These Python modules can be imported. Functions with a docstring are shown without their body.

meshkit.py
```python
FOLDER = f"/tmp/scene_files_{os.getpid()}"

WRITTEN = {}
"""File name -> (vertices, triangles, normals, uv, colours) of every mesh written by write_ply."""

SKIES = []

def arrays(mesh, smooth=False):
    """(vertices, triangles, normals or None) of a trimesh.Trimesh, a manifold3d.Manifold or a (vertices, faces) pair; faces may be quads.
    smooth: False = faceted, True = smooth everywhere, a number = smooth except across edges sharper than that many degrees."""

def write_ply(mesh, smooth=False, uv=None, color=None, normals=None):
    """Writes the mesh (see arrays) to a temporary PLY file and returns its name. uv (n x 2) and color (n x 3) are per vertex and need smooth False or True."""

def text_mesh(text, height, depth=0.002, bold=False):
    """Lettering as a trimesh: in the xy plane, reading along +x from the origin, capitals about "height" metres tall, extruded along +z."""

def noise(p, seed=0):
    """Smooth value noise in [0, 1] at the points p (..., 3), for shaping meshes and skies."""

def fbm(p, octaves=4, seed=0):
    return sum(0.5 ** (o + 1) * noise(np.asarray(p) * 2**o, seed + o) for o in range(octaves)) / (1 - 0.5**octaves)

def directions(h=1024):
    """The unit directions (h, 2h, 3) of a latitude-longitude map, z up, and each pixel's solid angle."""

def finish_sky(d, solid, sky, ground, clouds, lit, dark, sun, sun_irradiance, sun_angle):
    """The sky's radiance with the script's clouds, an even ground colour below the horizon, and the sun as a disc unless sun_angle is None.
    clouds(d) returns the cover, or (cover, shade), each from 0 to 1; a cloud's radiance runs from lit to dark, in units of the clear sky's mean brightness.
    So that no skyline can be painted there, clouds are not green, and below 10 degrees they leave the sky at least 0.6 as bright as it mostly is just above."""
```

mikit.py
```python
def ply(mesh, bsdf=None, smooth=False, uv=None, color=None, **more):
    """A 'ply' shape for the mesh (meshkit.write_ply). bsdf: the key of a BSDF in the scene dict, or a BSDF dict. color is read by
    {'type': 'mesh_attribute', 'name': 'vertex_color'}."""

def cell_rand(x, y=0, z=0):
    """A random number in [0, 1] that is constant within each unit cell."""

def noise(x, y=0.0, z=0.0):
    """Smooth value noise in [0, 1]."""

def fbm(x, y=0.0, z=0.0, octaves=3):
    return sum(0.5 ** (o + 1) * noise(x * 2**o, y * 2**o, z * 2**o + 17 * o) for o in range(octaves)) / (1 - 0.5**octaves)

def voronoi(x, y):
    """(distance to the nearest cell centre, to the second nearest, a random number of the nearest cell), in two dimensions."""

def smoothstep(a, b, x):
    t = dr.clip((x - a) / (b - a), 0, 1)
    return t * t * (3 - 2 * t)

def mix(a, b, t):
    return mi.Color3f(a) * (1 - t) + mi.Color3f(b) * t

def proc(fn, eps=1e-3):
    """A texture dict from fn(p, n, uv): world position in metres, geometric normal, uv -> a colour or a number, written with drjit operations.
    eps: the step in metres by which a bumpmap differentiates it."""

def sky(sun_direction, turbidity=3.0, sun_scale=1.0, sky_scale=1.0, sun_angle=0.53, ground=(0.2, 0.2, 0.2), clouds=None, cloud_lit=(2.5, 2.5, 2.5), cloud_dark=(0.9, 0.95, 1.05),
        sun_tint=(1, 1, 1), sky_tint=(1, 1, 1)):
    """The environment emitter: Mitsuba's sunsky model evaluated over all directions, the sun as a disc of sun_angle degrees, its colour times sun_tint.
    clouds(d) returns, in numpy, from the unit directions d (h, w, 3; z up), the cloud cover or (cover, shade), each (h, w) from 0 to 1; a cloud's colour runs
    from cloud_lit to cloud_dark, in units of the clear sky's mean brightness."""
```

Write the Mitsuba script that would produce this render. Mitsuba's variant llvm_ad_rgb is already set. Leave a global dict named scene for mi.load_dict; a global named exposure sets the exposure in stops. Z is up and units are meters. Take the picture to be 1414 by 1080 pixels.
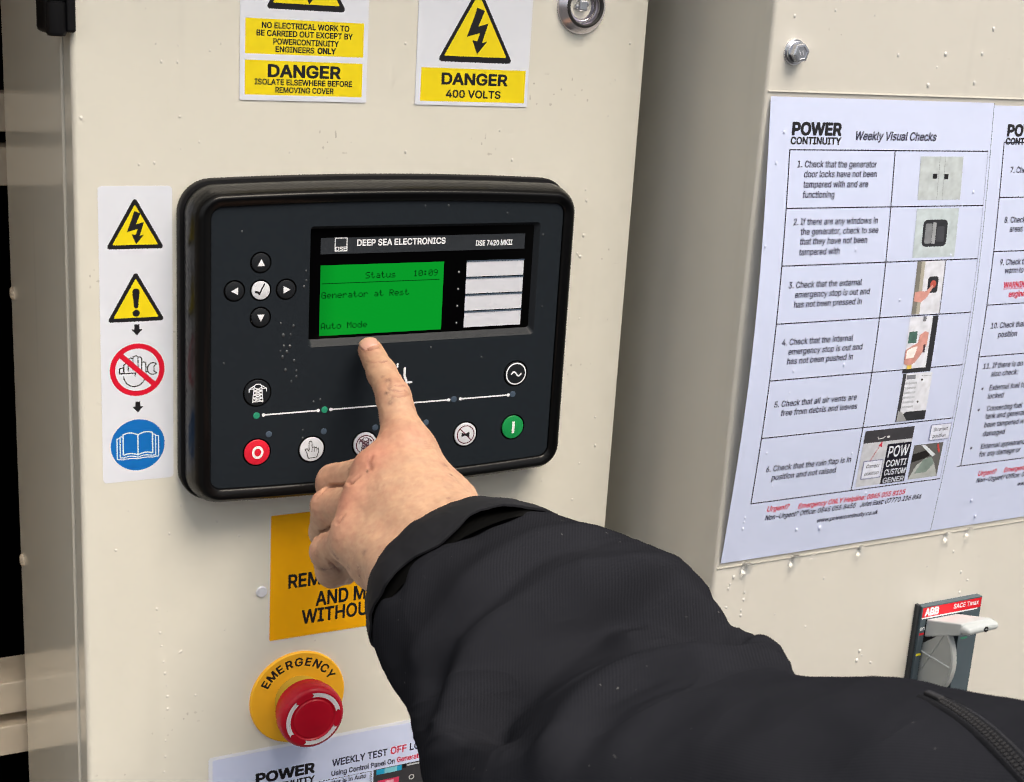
import math
import numpy as np
import drjit as dr
import mitsuba as mi
import trimesh
import meshkit
import mikit
from mikit import proc, noise, fbm, cell_rand, smoothstep, mix
from shapely.geometry import Polygon, LineString, Point, MultiPolygon, box as sbox
from shapely.ops import unary_union
from shapely import affinity
from scipy.interpolate import CubicSpline
from scipy.ndimage import gaussian_filter

T = mi.ScalarTransform4f
# ------------------------------------------------------------------ camera, sky, exposure
# the origin lies in the middle of the controller, in the plane of the cabinet's front; x right, y into the cabinet, z up; lengths below are in mm
EYE = np.array([-312.0, -761.4, 189.9]) * 0.001
FWD = np.array([0.454477, 0.849378, -0.268341])
UP = np.array([0.071509, 0.265488, 0.961459])
scene = {'type': 'scene'}
labels = {}
scene['camera'] = {'type': 'thinlens', 'fov': 40.19, 'fov_axis': 'x', 'near_clip': 0.02, 'far_clip': 60.0,
                   'aperture_radius': 0.0006, 'focus_distance': 0.82,
                   'to_world': T().look_at(origin=EYE.tolist(), target=(EYE + FWD).tolist(), up=UP.tolist())}


def overcast(d):
    z = np.clip(d[..., 2], 0, 1)
    return np.ones(d.shape[:2]), 0.85 * (1 - z) ** 1.2


scene['sky'] = mikit.sky((0.13, -0.50, 0.85), turbidity=4, sun_scale=0.50, sun_angle=34, clouds=overcast,
                         cloud_lit=(2.5, 2.5, 2.5), cloud_dark=(0.46, 0.48, 0.52), ground=(0.08, 0.08, 0.08), sun_tint=(0.96, 1.0, 1.08))
exposure = 2.68

# ------------------------------------------------------------------ materials


def lin(*c):
    c = np.array(c, float) / 255
    return tuple(np.where(c < 0.04045, c / 12.92, ((c + 0.055) / 1.055) ** 2.4).tolist())


def pr(color, rough=0.4, spec=0.5, **k):
    base = {'type': 'rgb', 'value': list(color)} if isinstance(color, (tuple, list)) else color
    return {'type': 'principled', 'base_color': base, 'roughness': rough, 'specular': spec, **k}


def two(b):
    return {'type': 'twosided', 'bsdf': b}


def bump(b, fn, scale, eps=2e-4):
    return {'type': 'bumpmap', 'arbitrary': proc(fn, eps), 'scale': scale, 'bsdf': b}


def paint_colour(base):
    base = mi.Color3f(*base)

    def fn(p, n, uv):
        m = fbm(p.x * 9, p.y * 9, p.z * 6, 3) - 0.5
        streak = smoothstep(0.62, 0.9, fbm(p.x * 60, p.y * 60, p.z * 3.0, 3))
        speck = smoothstep(0.90, 0.94, noise(p.x * 420, p.y * 420, p.z * 330)) * smoothstep(0.78, 0.9, noise(p.x * 31 + 7, p.y * 27, p.z * 29))
        c = base * (1 + 0.05 * m) * (1 - 0.05 * streak)
        return mix(c, mi.Color3f(0.16, 0.13, 0.10), 0.35 * speck)
    return fn


def peel(p, n, uv):
    return noise(p.x * 420, p.y * 420, p.z * 420) + 0.8 * noise(p.x * 45, p.y * 45, p.z * 45)


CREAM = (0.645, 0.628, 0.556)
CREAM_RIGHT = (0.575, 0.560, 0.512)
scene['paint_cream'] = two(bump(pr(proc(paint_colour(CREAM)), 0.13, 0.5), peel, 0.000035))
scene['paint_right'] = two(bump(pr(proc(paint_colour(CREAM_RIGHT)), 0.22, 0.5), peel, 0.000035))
scene['paint_rail'] = two(pr((0.60, 0.52, 0.41), 0.25, 0.5))
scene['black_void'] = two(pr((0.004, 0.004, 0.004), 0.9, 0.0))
scene['dark_metal'] = two(pr((0.03, 0.03, 0.03), 0.6, 0.2))
scene['seal'] = two(pr((0.02, 0.02, 0.02), 0.6, 0.2))
scene['hinge_black'] = two(pr((0.003, 0.003, 0.004), 0.45, 0.2))
VC = {'type': 'mesh_attribute', 'name': 'vertex_color'}
scene['print'] = two(pr(VC, 0.42, 0.3))
scene['lcd_ink'] = two(pr(VC, 0.6, 0.0))
scene['print_gloss'] = two(pr(VC, 0.30, 0.35))
scene['sticker_white'] = two(pr((0.66, 0.69, 0.76), 0.35, 0.4))
scene['sticker_yellow'] = two(pr(lin(226, 163, 10), 0.38, 0.35))
scene['page_white'] = two(pr((0.54, 0.60, 0.80), 0.20, 0.5))
scene['film'] = {'type': 'thindielectric', 'int_ior': 1.5, 'ext_ior': 1.0}


def rubber_grain(p, n, uv):
    return noise(p.x * 900, p.y * 900, p.z * 900)


scene['rubber'] = two(pr((0.005, 0.005, 0.006), 0.5, 0.2))
scene['wall_cream'] = two(pr((0.62, 0.50, 0.36), 0.5, 0.3))
scene['bezel_black'] = two(bump(pr((0.0024, 0.0025, 0.0029), 0.26, 0.20), rubber_grain, 0.00004, 1e-4))
scene['facia_grey'] = two(bump(pr((0.0125, 0.0165, 0.0215), 0.5, 0.10), rubber_grain, 0.00003, 1e-4))
scene['facia_edge'] = two(pr((0.013, 0.016, 0.020), 0.45, 0.15))
scene['glass_black'] = two(pr((0.001, 0.001, 0.0012), 0.12, 0.10))
scene['strip_grey'] = two(pr((0.024, 0.028, 0.034), 0.4, 0.2))
scene['groove_black'] = two(pr((0.002, 0.002, 0.002), 0.5, 0.1))
scene['cap_dark'] = two(pr((0.011, 0.013, 0.016), 0.5, 0.15))
scene['cap_white'] = two(pr((0.58, 0.60, 0.64), 0.4, 0.3))
scene['cap_red'] = two(pr(lin(205, 30, 52), 0.4, 0.3))
scene['cap_green'] = two(pr(lin(22, 135, 70), 0.4, 0.3))
scene['lamp_green'] = two(pr(lin(40, 135, 105), 0.35, 0.3))
scene['lamp_grey'] = two(pr(lin(66, 80, 96), 0.35, 0.3))
scene['slip_white'] = two(pr((0.56, 0.58, 0.64), 0.35, 0.3))
scene['estop_yellow'] = two(pr(lin(230, 172, 40), 0.45, 0.35))
scene['estop_collar'] = two(pr(lin(176, 148, 52), 0.45, 0.35))
scene['estop_red'] = two(pr(lin(168, 7, 33), 0.38, 0.35))
scene['chrome'] = two({'type': 'roughconductor', 'material': 'Cr', 'alpha': 0.07})
scene['zinc'] = two({'type': 'roughconductor', 'material': 'Al', 'alpha': 0.16, 'specular_reflectance': {'type': 'rgb', 'value': [0.62, 0.64, 0.68]}})
scene['breaker_grey'] = two(pr(lin(70, 82, 90), 0.5, 0.3))
scene['breaker_side'] = two(pr((0.03, 0.034, 0.038), 0.5, 0.2))
scene['breaker_dark'] = two(pr((0.012, 0.013, 0.015), 0.5, 0.2))
scene['lever_grey'] = two(pr((0.37, 0.40, 0.41), 0.35, 0.4))
scene['drum_grey'] = two(pr((0.30, 0.32, 0.32), 0.4, 0.3))
for _n, _c in (('cream', (0.60, 0.585, 0.53)), ('right', (0.54, 0.535, 0.51)), ('page', (0.56, 0.61, 0.78)), ('dark', (0.022, 0.027, 0.033))):
    scene['wet_' + _n] = pr(_c, 0.06, 0.9, clearcoat=1.0, clearcoat_gloss=0.97)      # a small bead shows the paint or paper behind it
scene['water'] = {'type': 'dielectric', 'int_ior': 1.333, 'ext_ior': 1.0}

# ------------------------------------------------------------------ helpers: keys, meshes, prints


def fresh(key):
    if key not in scene and key not in labels:
        return key
    n = 1
    while f'{key}_{n:03d}' in scene or f'{key}_{n:03d}' in labels:
        n += 1
    return f'{key}_{n:03d}'


def obj(name, mesh, bsdf, parent=None, smooth=False, color=None, uv=None, **more):
    """one entry of the scene; the mesh is given in millimetres"""
    key = fresh((parent + '__' if parent else '') + name)
    if isinstance(mesh, trimesh.Trimesh):
        v, f = np.array(mesh.vertices), np.array(mesh.faces)
    else:
        v, f = np.asarray(mesh[0], float), np.asarray(mesh[1], int)
        if f.shape[1] == 4:
            f = np.vstack([f[:, [0, 1, 2]], f[:, [0, 2, 3]]])
    if callable(uv):
        uv = uv(v)
    scene[key] = mikit.ply(trimesh.Trimesh(v * 0.001, f, process=False), bsdf, smooth=smooth, color=color, uv=uv, **more)
    return key


def thing(name, label, cat, group=None):
    key = fresh(name)
    labels[key] = {'label': label, 'category': cat}
    if group:
        labels[key]['group'] = group
    return key


def join(meshes):
    return trimesh.util.concatenate([m if isinstance(m, trimesh.Trimesh) else trimesh.Trimesh(np.asarray(m[0], float), np.asarray(m[1], int), process=False) for m in meshes])


def rbox(x0, x1, y0, y1, z0, z1, r=1.0, sub=1):
    s = trimesh.creation.icosphere(subdivisions=sub, radius=r).vertices
    pts = [s + [x, y, z] for x in (x0 + r, x1 - r) for y in (y0 + r, y1 - r) for z in (z0 + r, z1 - r)]
    return trimesh.convex.convex_hull(np.vstack(pts))


def cbox(x0, x1, y0, y1, z0, z1):
    m = trimesh.creation.box(extents=(x1 - x0, y1 - y0, z1 - z0))
    m.apply_translation(((x0 + x1) / 2, (y0 + y1) / 2, (z0 + z1) / 2))
    return m


def polys(g):
    return [p for p in getattr(g, 'geoms', [g]) if p.geom_type == 'Polygon' and p.area > 1e-5]


def tri(g):
    vs, fs, k = [], [], 0
    for p in polys(g):
        v, f = trimesh.creation.triangulate_polygon(p, engine='earcut')
        v, f = np.asarray(v), np.asarray(f)
        a = v[f[:, 1]] - v[f[:, 0]]
        b = v[f[:, 2]] - v[f[:, 0]]
        w = a[:, 0] * b[:, 1] - a[:, 1] * b[:, 0] < 0
        f[w] = f[w][:, ::-1]
        vs.append(v)
        fs.append(f + k)
        k += len(v)
    return (np.vstack(vs), np.vstack(fs)) if vs else (np.zeros((0, 2)), np.zeros((0, 3), int))


def sheet(g, y):
    v, f = tri(g)
    return np.c_[v[:, 0], np.full(len(v), y), v[:, 1]], f


def slab(g, y_front, thick):
    """outline in (x, z) as a plate whose front lies at y_front"""
    ms = []
    for p in polys(g):
        m = trimesh.creation.extrude_polygon(p, thick, engine='earcut')
        v = np.array(m.vertices)
        ms.append(trimesh.Trimesh(np.c_[v[:, 0], y_front + thick - v[:, 2], v[:, 1]], m.faces, process=False))
    return join(ms)


def rrect(x0, x1, z0, z1, r):
    return sbox(x0 + r, z0 + r, x1 - r, z1 - r).buffer(r, 8) if r > 0 else sbox(x0, z0, x1, z1)


def stroke(pts, w, cap=1):
    return LineString(pts).buffer(w / 2, cap_style=cap, join_style=1)


def disc(x, z, r, n=16):
    return Point(x, z).buffer(r, n)


def ringp(x, z, r1, r0, n=16):
    return disc(x, z, r1, n).difference(disc(x, z, r0, n))


def lathe(cx, cz, prof, y0=0.0, n=48, axis=(0, -1, 0)):
    """profile of (radius, height out of the plate) turned about the plate's normal"""
    a = np.arange(n) * 2 * np.pi / n
    v = np.vstack([np.c_[cx + r * np.cos(a), np.full(n, y0 - h), cz + r * np.sin(a)] for r, h in prof])
    f = []
    for i in range(len(prof) - 1):
        for j in range(n):
            k = (j + 1) % n
            f.append((i * n + j, i * n + k, (i + 1) * n + k))
            f.append((i * n + j, (i + 1) * n + k, (i + 1) * n + j))
    return v, np.array(f)


def loft(rings, cap_last=False):
    n = len(rings[0])
    v = np.vstack(rings)
    f = []
    for i in range(len(rings) - 1):
        for j in range(n):
            k = (j + 1) % n
            f += [(i * n + j, i * n + k, (i + 1) * n + k), (i * n + j, (i + 1) * n + k, (i + 1) * n + j)]
    f = np.array(f)
    if cap_last:
        v = np.vstack([v, rings[-1].mean(0)])
        b = (len(rings) - 1) * n
        f = np.vstack([f, [(b + j, b + (j + 1) % n, len(v) - 1) for j in range(n)]])
    return v, f


_TEXT = {}


def text2d(s, bold=False, heavy=0.0):
    """triangles of a line of lettering with capitals of height 1; heavy thickens the strokes"""
    if (s, bold, heavy) not in _TEXT:
        m = meshkit.text_mesh(s, 1.0, depth=0.01, bold=bold)
        v, f = np.array(m.vertices), np.array(m.faces)
        f = f[(v[f][:, :, 2] < 1e-6).all(1)][:, ::-1]
        v = v[:, :2]
        if heavy:
            key = np.round(v * 1e5).astype(np.int64)
            _, first, inv = np.unique(key, axis=0, return_index=True, return_inverse=True)
            inv = inv.ravel()
            v, f = v[first], inv[f]
            e = np.vstack([f[:, [0, 1]], f[:, [1, 2]], f[:, [2, 0]]])
            have = set(map(tuple, e.tolist()))
            nxt = {}
            for p_, q_ in have:
                if (q_, p_) not in have:
                    nxt.setdefault(p_, []).append(q_)
            out, holes = [], []
            while nxt:
                st = next(iter(nxt))
                loop, cur = [st], nxt[st].pop()
                if not nxt[st]:
                    del nxt[st]
                while cur != st and cur in nxt:
                    loop.append(cur)
                    k = nxt[cur].pop()
                    if not nxt[cur]:
                        del nxt[cur]
                    cur = k
                if len(loop) > 2:
                    pg_ = Polygon(v[loop])
                    (out if pg_.exterior.is_ccw else holes).append(pg_.buffer(0))
            g = unary_union(out).difference(unary_union(holes)) if holes else unary_union(out)
            v, f = tri(g.buffer(heavy, 2).simplify(0.008))
        else:
            u, inv = np.unique(f, return_inverse=True)
            v, f = v[u], inv.reshape(-1, 3)
        v = v.copy()
        v[:, 0] -= v[:, 0].min()
        _TEXT[s, bold, heavy] = v, f
    return _TEXT[s, bold, heavy]


class Print:
    """flat ink: coloured outlines on a sheet, one mesh with a colour per vertex; ys(x, z) is the sheet's y"""

    def __init__(self, ys, step=0.06, cut=None, grain=0.0):
        self.grain = grain
        self.ys = ys if callable(ys) else (lambda x, z: np.full(len(x), float(ys)))
        self.step, self.cut = step, cut
        self.v, self.f, self.c, self.n = [], [], [], 0

    def raw(self, v, f, col, layer):
        if not len(f):
            return self
        if self.cut:
            v3, f = trimesh.remesh.subdivide_to_size(np.c_[v, np.zeros(len(v))], f, self.cut)
            v = v3[:, :2]
        self.v.append(np.c_[v[:, 0], self.ys(v[:, 0], v[:, 1]) - self.step * layer, v[:, 1]])
        self.f.append(f + self.n)
        c = np.tile(col, (len(v), 1))
        if self.grain:
            c = c * (1 + self.grain * (2 * meshkit.fbm(np.c_[v / 3.1, np.full(len(v), 1.7 * layer)], 3, 9) - 1))[:, None]
            c = c * 0.86 + c.mean(1, keepdims=True) * 0.14
        self.c.append(c)
        self.n += len(v)
        return self

    def add(self, g, col, layer=1):
        return self.raw(*tri(g), col, layer)

    def text(self, s, x, z, h, w=None, col=(0.012, 0.012, 0.016), bold=False, slant=0.0, layer=1, heavy=0.0, align='l', rise=0.0):
        v, f = text2d(s, bold, heavy)
        wid = v[:, 0].max()
        sx = (w / wid) if w else h
        v = np.c_[v[:, 0] * sx + slant * v[:, 1] * h, v[:, 1] * h]
        if align == 'c':
            v[:, 0] -= wid * sx / 2
        v = np.c_[x + v[:, 0], z + v[:, 1] + rise * v[:, 0] / max(wid * sx, 1e-9)]
        return self.raw(v, f, col, layer)

    def done(self, name, parent, bsdf='print'):
        return obj(name, (np.vstack(self.v), np.vstack(self.f)), bsdf, parent, color=np.vstack(self.c))


BLACK = (0.010, 0.010, 0.012)
WHITE = (0.72, 0.74, 0.78)
YELLOW = lin(226, 205, 20)
RED = lin(205, 22, 48)
INK = lin(34, 36, 62)
REDINK = lin(190, 40, 66)
BLUE = lin(18, 104, 182)


def triangle(cx, zb, w, h, r):
    """a warning triangle with round corners, outer size w x h standing on zb"""
    p = Polygon([(cx - w / 2, zb), (cx + w / 2, zb), (cx, zb + h)])
    return p.buffer(-r * 1.0).buffer(r, 6)


def bolt_arrow(cx, cz, s):
    """the lightning arrow of the high-voltage sign, s = its height"""
    p = [(-0.02, 0.5), (0.17, 0.44), (0.03, 0.10), (0.27, 0.17), (0.14, -0.25), (0.27, -0.21), (0.03, -0.5), (-0.10, -0.20), (0.02, -0.22), (0.08, -0.04), (-0.24, -0.13), (-0.08, 0.30)]
    return Polygon([(cx + x * s, cz + z * s) for x, z in p])

# ------------------------------------------------------------------ the setting: the dark bay beside and behind the cabinets
YR = -82.4      # front plane of the right cabinet


def struct(name, mesh, bsdf, label):
    key = obj(name, mesh, bsdf)
    labels[key] = {'label': label, 'kind': 'structure'}


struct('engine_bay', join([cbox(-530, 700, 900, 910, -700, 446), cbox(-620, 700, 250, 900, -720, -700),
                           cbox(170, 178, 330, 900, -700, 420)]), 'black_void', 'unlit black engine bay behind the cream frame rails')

struct('bay_side_wall', cbox(-530, -522, -60, 900, -700, 446), 'wall_cream', 'cream inner side wall of the engine bay, left of the picture')

# canopy roof over the cabinets (above the picture)
key = thing('enclosure_roof', 'cream sheet metal roof of the generator enclosure above the cabinets', 'roof')
obj('sheet', cbox(-640, 900, -120, 905, 450, 456), 'paint_rail', key)
obj('edge_fold', cbox(-640, 900, -123, -120, 428, 456), 'paint_rail', key)

# frame rails left of the cabinet
key = thing('generator_skid', 'cream painted steel rails of the generator crossing the dark opening at the left edge', 'steel rails')
for z0, z1, y0, y1 in ((82.2, 108.4, 262, 290), (45.0, 71.8, 262, 290), (-360.4, -334.0, 262, 308), (-395.6, -370.6, 262, 300)):
    obj('rail', rbox(-520, 160, y0, y1, z0, z1, 1.6), 'paint_rail', key, smooth=40)

# ------------------------------------------------------------------ left cabinet
cab = thing('control_cabinet', 'cream control cabinet with the black controller panel on its front', 'cabinet')
XL, XR = -174.0, 174.6
# front door: a folded tray with rounded vertical edges
prof = [(XL, 20.0)]
for a in np.linspace(0, 90, 7):
    prof.append((XL + 3.2 - 3.2 * math.cos(math.radians(a)), 3.2 - 3.2 * math.sin(math.radians(a))))
for a in np.linspace(90, 0, 7):
    prof.append((XR - 1.6 + 1.6 * math.cos(math.radians(a)), 1.6 - 1.6 * math.sin(math.radians(a))))
prof.append((XR, 20.0))
prof = np.array(prof)


def swept(profile, z0, z1, nz=2):
    zs = np.linspace(z0, z1, nz)
    v = np.vstack([np.c_[profile, np.full(len(profile), z)] for z in zs])
    n, f = len(profile), []
    for i in range(nz - 1):
        for j in range(n - 1):
            f.append((i * n + j, i * n + j + 1, (i + 1) * n + j + 1, (i + 1) * n + j))
    return v, np.array(f)


obj('front_door', swept(prof, -520, 415), 'paint_cream', cab, smooth=50)
obj('door_seal', cbox(XL + 3.0, XR - 3, 20, 26, -520, 415), 'seal', cab)
side = [(XL - 0.6, 235.0), (XL - 0.6, 27.0), (XL + 0.4, 25.4), (XL + 6.5, 25.4), (XL + 6.5, 27.5)]
obj('side_panel', swept(np.array(side), -520, 415), 'paint_cream', cab, smooth=False)
obj('back_fold', cbox(XL - 0.6, XL + 30, 235, 237, -520, 415), 'paint_cream', cab)
obj('right_return', cbox(XR - 2.4, XR - 0.4, 26, 240, -520, 415), 'paint_cream', cab)
for z in (-23.4, -220.0):
    obj('plug', lathe(XL - 0.6, z, [(0.01, 2.2), (2.5, 2.0), (3.6, 1.2), (4.0, 0)], 0, 20), 'paint_rail', cab, smooth=40)
    k = [x for x in scene if x.startswith(cab + '__plug')][-1]
    v = lathe(0, 0, [(0.01, 2.6), (3.0, 2.3), (4.4, 1.3), (4.8, 0)], 0, 24)
    scene.pop(k)
    obj('plug', (np.c_[XL - 0.6 + v[0][:, 1], 227 + v[0][:, 0] * 0.9, z + v[0][:, 2]], v[1][:, ::-1]), 'paint_rail', cab, smooth=40)
cp = obj('blanking_cap', lathe(-68.7, -165.5, [(0.01, 1.15), (2.0, 1.1), (2.3, 0.8), (2.6, 1.2), (3.0, 1.25), (3.4, 0.9), (3.55, 0)], 0, 32), 'slip_white', cab, smooth=40)
labels[cp] = {'label': 'small round white blanking cap beside the yellow sign'}
# hinge at the upper left corner
hg = obj('hinge', rbox(-187.0, -175.2, -3.0, 24, 159.5, 262, 3.0, 2), 'hinge_black', cab, smooth=40)
labels[hg] = {'label': 'black plastic hinge at the upper left edge'}
obj('leaf', rbox(-176.5, -171.6, -4.6, 20, 160.5, 262, 1.6, 2), 'hinge_black', hg, smooth=40)
kn = lathe(-181, -1.5, [(0.01, 262), (5.2, 262), (5.2, 176.4), (4.6, 176.0), (4.6, 175.4), (5.2, 175.0), (5.2, 160.4), (4.2, 158.6), (0.01, 158.4)], 0, 28)
obj('knuckle', (np.c_[kn[0][:, 0], -1.0 + (kn[0][:, 2] + 1.5), -kn[0][:, 1]], kn[1]), 'hinge_black', hg, smooth=35)
# lock
lk = obj('lock', lathe(126.2, 189.0, [(16.4, 0), (16.4, 1.3), (15.9, 2.2), (12.6, 5.6), (12.0, 5.9), (11.3, 5.7), (10.9, 4.6), (10.6, 2.4), (9.9, 1.2), (9.6, -6.0)], 0, 72), 'chrome', cab, smooth=25)
labels[lk] = {'label': 'round chrome cabinet lock, cut by the top of the picture'}
obj('ring', lathe(126.2, 189.0, [(12.7, 5.3), (12.3, 6.5), (11.4, 6.8), (10.7, 6.2), (10.4, 4.6)], 0, 64), 'dark_metal', lk, smooth=30)
obj('barrel', lathe(126.2, 189.0, [(9.4, 0.6), (8.2, 1.8), (6.9, -0.4), (6.2, -1.6), (3.0, -1.2), (0.01, -0.8)], 0, 48), 'chrome', lk, smooth=30)
obj('key_insert', join([rbox(123.2, 129.0, -3.6, 3, 186.4, 192.6, 0.8), rbox(121.4, 124.0, -2.4, 3, 187.6, 190.0, 0.6), rbox(128.2, 130.6, -2.4, 3, 189.0, 191.6, 0.6)]), 'zinc', lk)

# ------------------------------------------------------------------ right cabinet
rc = thing('breaker_cabinet', 'cream cabinet standing forward at the right with the laminated notice on it', 'cabinet')
X0 = 207.9
prof = [(X0 + 0.7, 300.0), (X0 + 0.7, YR + 9.0), (X0, YR + 8.4)]
for a in np.linspace(0, 90, 7):
    prof.append((X0 + 2.4 - 2.4 * math.cos(math.radians(a)), YR + 2.4 - 2.4 * math.sin(math.radians(a))))
prof += [(900.0, YR), (900.0, 300.0)]
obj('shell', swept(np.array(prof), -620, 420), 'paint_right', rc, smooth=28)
bt = obj('bolt', lathe(225.7, 170.5, [(7.6, 0), (7.6, 1.0), (7.2, 1.5), (6.2, 1.5)], YR, 40), 'zinc', rc, smooth=30)
labels[bt] = {'label': 'zinc plated hexagon bolt near the upper left corner'}
obj('washer', lathe(225.7, 170.5, [(6.6, 1.5), (6.6, 2.7), (6.2, 3.0), (4.8, 3.0)], YR, 40), 'zinc', bt, smooth=30)
a = np.radians(np.arange(6) * 60 + 12)
hexr = [np.c_[225.7 + r * np.cos(a), np.full(6, YR - h), 170.5 + r * np.sin(a)] for r, h in ((5.9, 3.0), (5.9, 7.0), (5.3, 7.7), (4.0, 7.8), (3.7, 7.2))]
obj('head', loft(hexr, True), 'zinc', bt)
pb = Print(YR - 7.25)
pb.add(stroke([(223.9, 171.6), (225.2, 169.2)], 0.5), (0.55, 0.56, 0.6)).add(stroke([(226.2, 171.9), (227.2, 169.4)], 0.5), (0.5, 0.5, 0.55))
pb.done('head_mark', bt)

# ------------------------------------------------------------------ stickers on the left cabinet
sg = thing('pictogram_sticker', 'tall white sticker with two warning triangles, a red ban and a blue manual symbol', 'sticker')
obj('sheet', slab(rrect(-161.8, -122.1, -85.8, 81.8, 2.2), -0.25, 0.24), 'sticker_white', sg)
for zb, kind in ((47.6, 0), (7.0, 1)):
    p = Print(-0.25)
    p.add(triangle(-142.3, zb, 31.8, 28.4, 1.3), BLACK, 1)
    p.add(triangle(-142.3, zb + 2.2, 24.8, 22.0, 0.4), YELLOW, 2)
    if kind == 0:
        p.add(bolt_arrow(-142.4, zb + 11.6, 18.0), BLACK, 3)
    else:
        p.add(unary_union([disc(-142.3, zb + 16.6, 2.0), disc(-142.3, zb + 8.6, 1.15), Polygon([(-144.3, zb + 16.6), (-140.3, zb + 16.6), (-141.15, zb + 8.6), (-143.45, zb + 8.6)])]), BLACK, 3)
        p.add(disc(-142.3, zb + 4.7, 1.95), BLACK, 3)
    k = p.done('warning_triangle', sg)
    labels[k] = {'label': ('yellow high voltage triangle with a black arrow', 'yellow triangle with an exclamation mark')[kind]}
for z in (2.0, -42.5):
    p = Print(-0.25)
    p.add(Polygon([(-143.4, z + 3.4), (-140.6, z + 3.4), (-140.6, z + 0.6), (-138.9, z + 0.6), (-142.0, z - 3.0), (-145.1, z + 0.6), (-143.4, z + 0.6)]), BLACK)
    p.done('arrow', sg)
p = Print(-0.25)
cx, cz = -142.0, -20.6
p.add(ringp(cx, cz, 15.1, 12.2, 32), RED, 3)
p.add(stroke([(cx - 9.4, cz + 9.0), (cx + 9.4, cz - 9.0)], 3.0, 2), RED, 3)
for q in ([(-8.2, -1.6), (-9.8, -1.6), (-9.8, 1.2), (-7.6, 1.6), (-7.6, -0.6)], [(-7.4, -1.4), (-7.4, 3.2), (-6.0, 4.2), (-5.0, 3.4), (-5.0, -0.4)], [(-5, 3.4), (-5.0, 6.2), (-3.6, 7.0), (-2.4, 6.4), (-2.4, 0)],
          [(-2.4, 6.4), (-2.2, 7.6), (-0.8, 8.2), (0.4, 7.4), (0.4, 0)], [(0.4, 7.2), (1.6, 7.4), (2.4, 6.6), (2.4, -1.2)], [(2.4, 3.6), (3.6, 4.4), (4.6, 3.8), (4.8, -2.0)],
          [(-9.8, -1.8), (-1.0, -1.8), (-1.4, -3.4)], [(4.8, 1.2), (6.0, 1.4)], [(4.8, -1.4), (6.0, -1.4)]):
    p.add(stroke([(cx + x, cz + z) for x, z in q], 0.62), BLACK, 1)
aa = np.radians(np.linspace(185, 345, 16))
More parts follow.
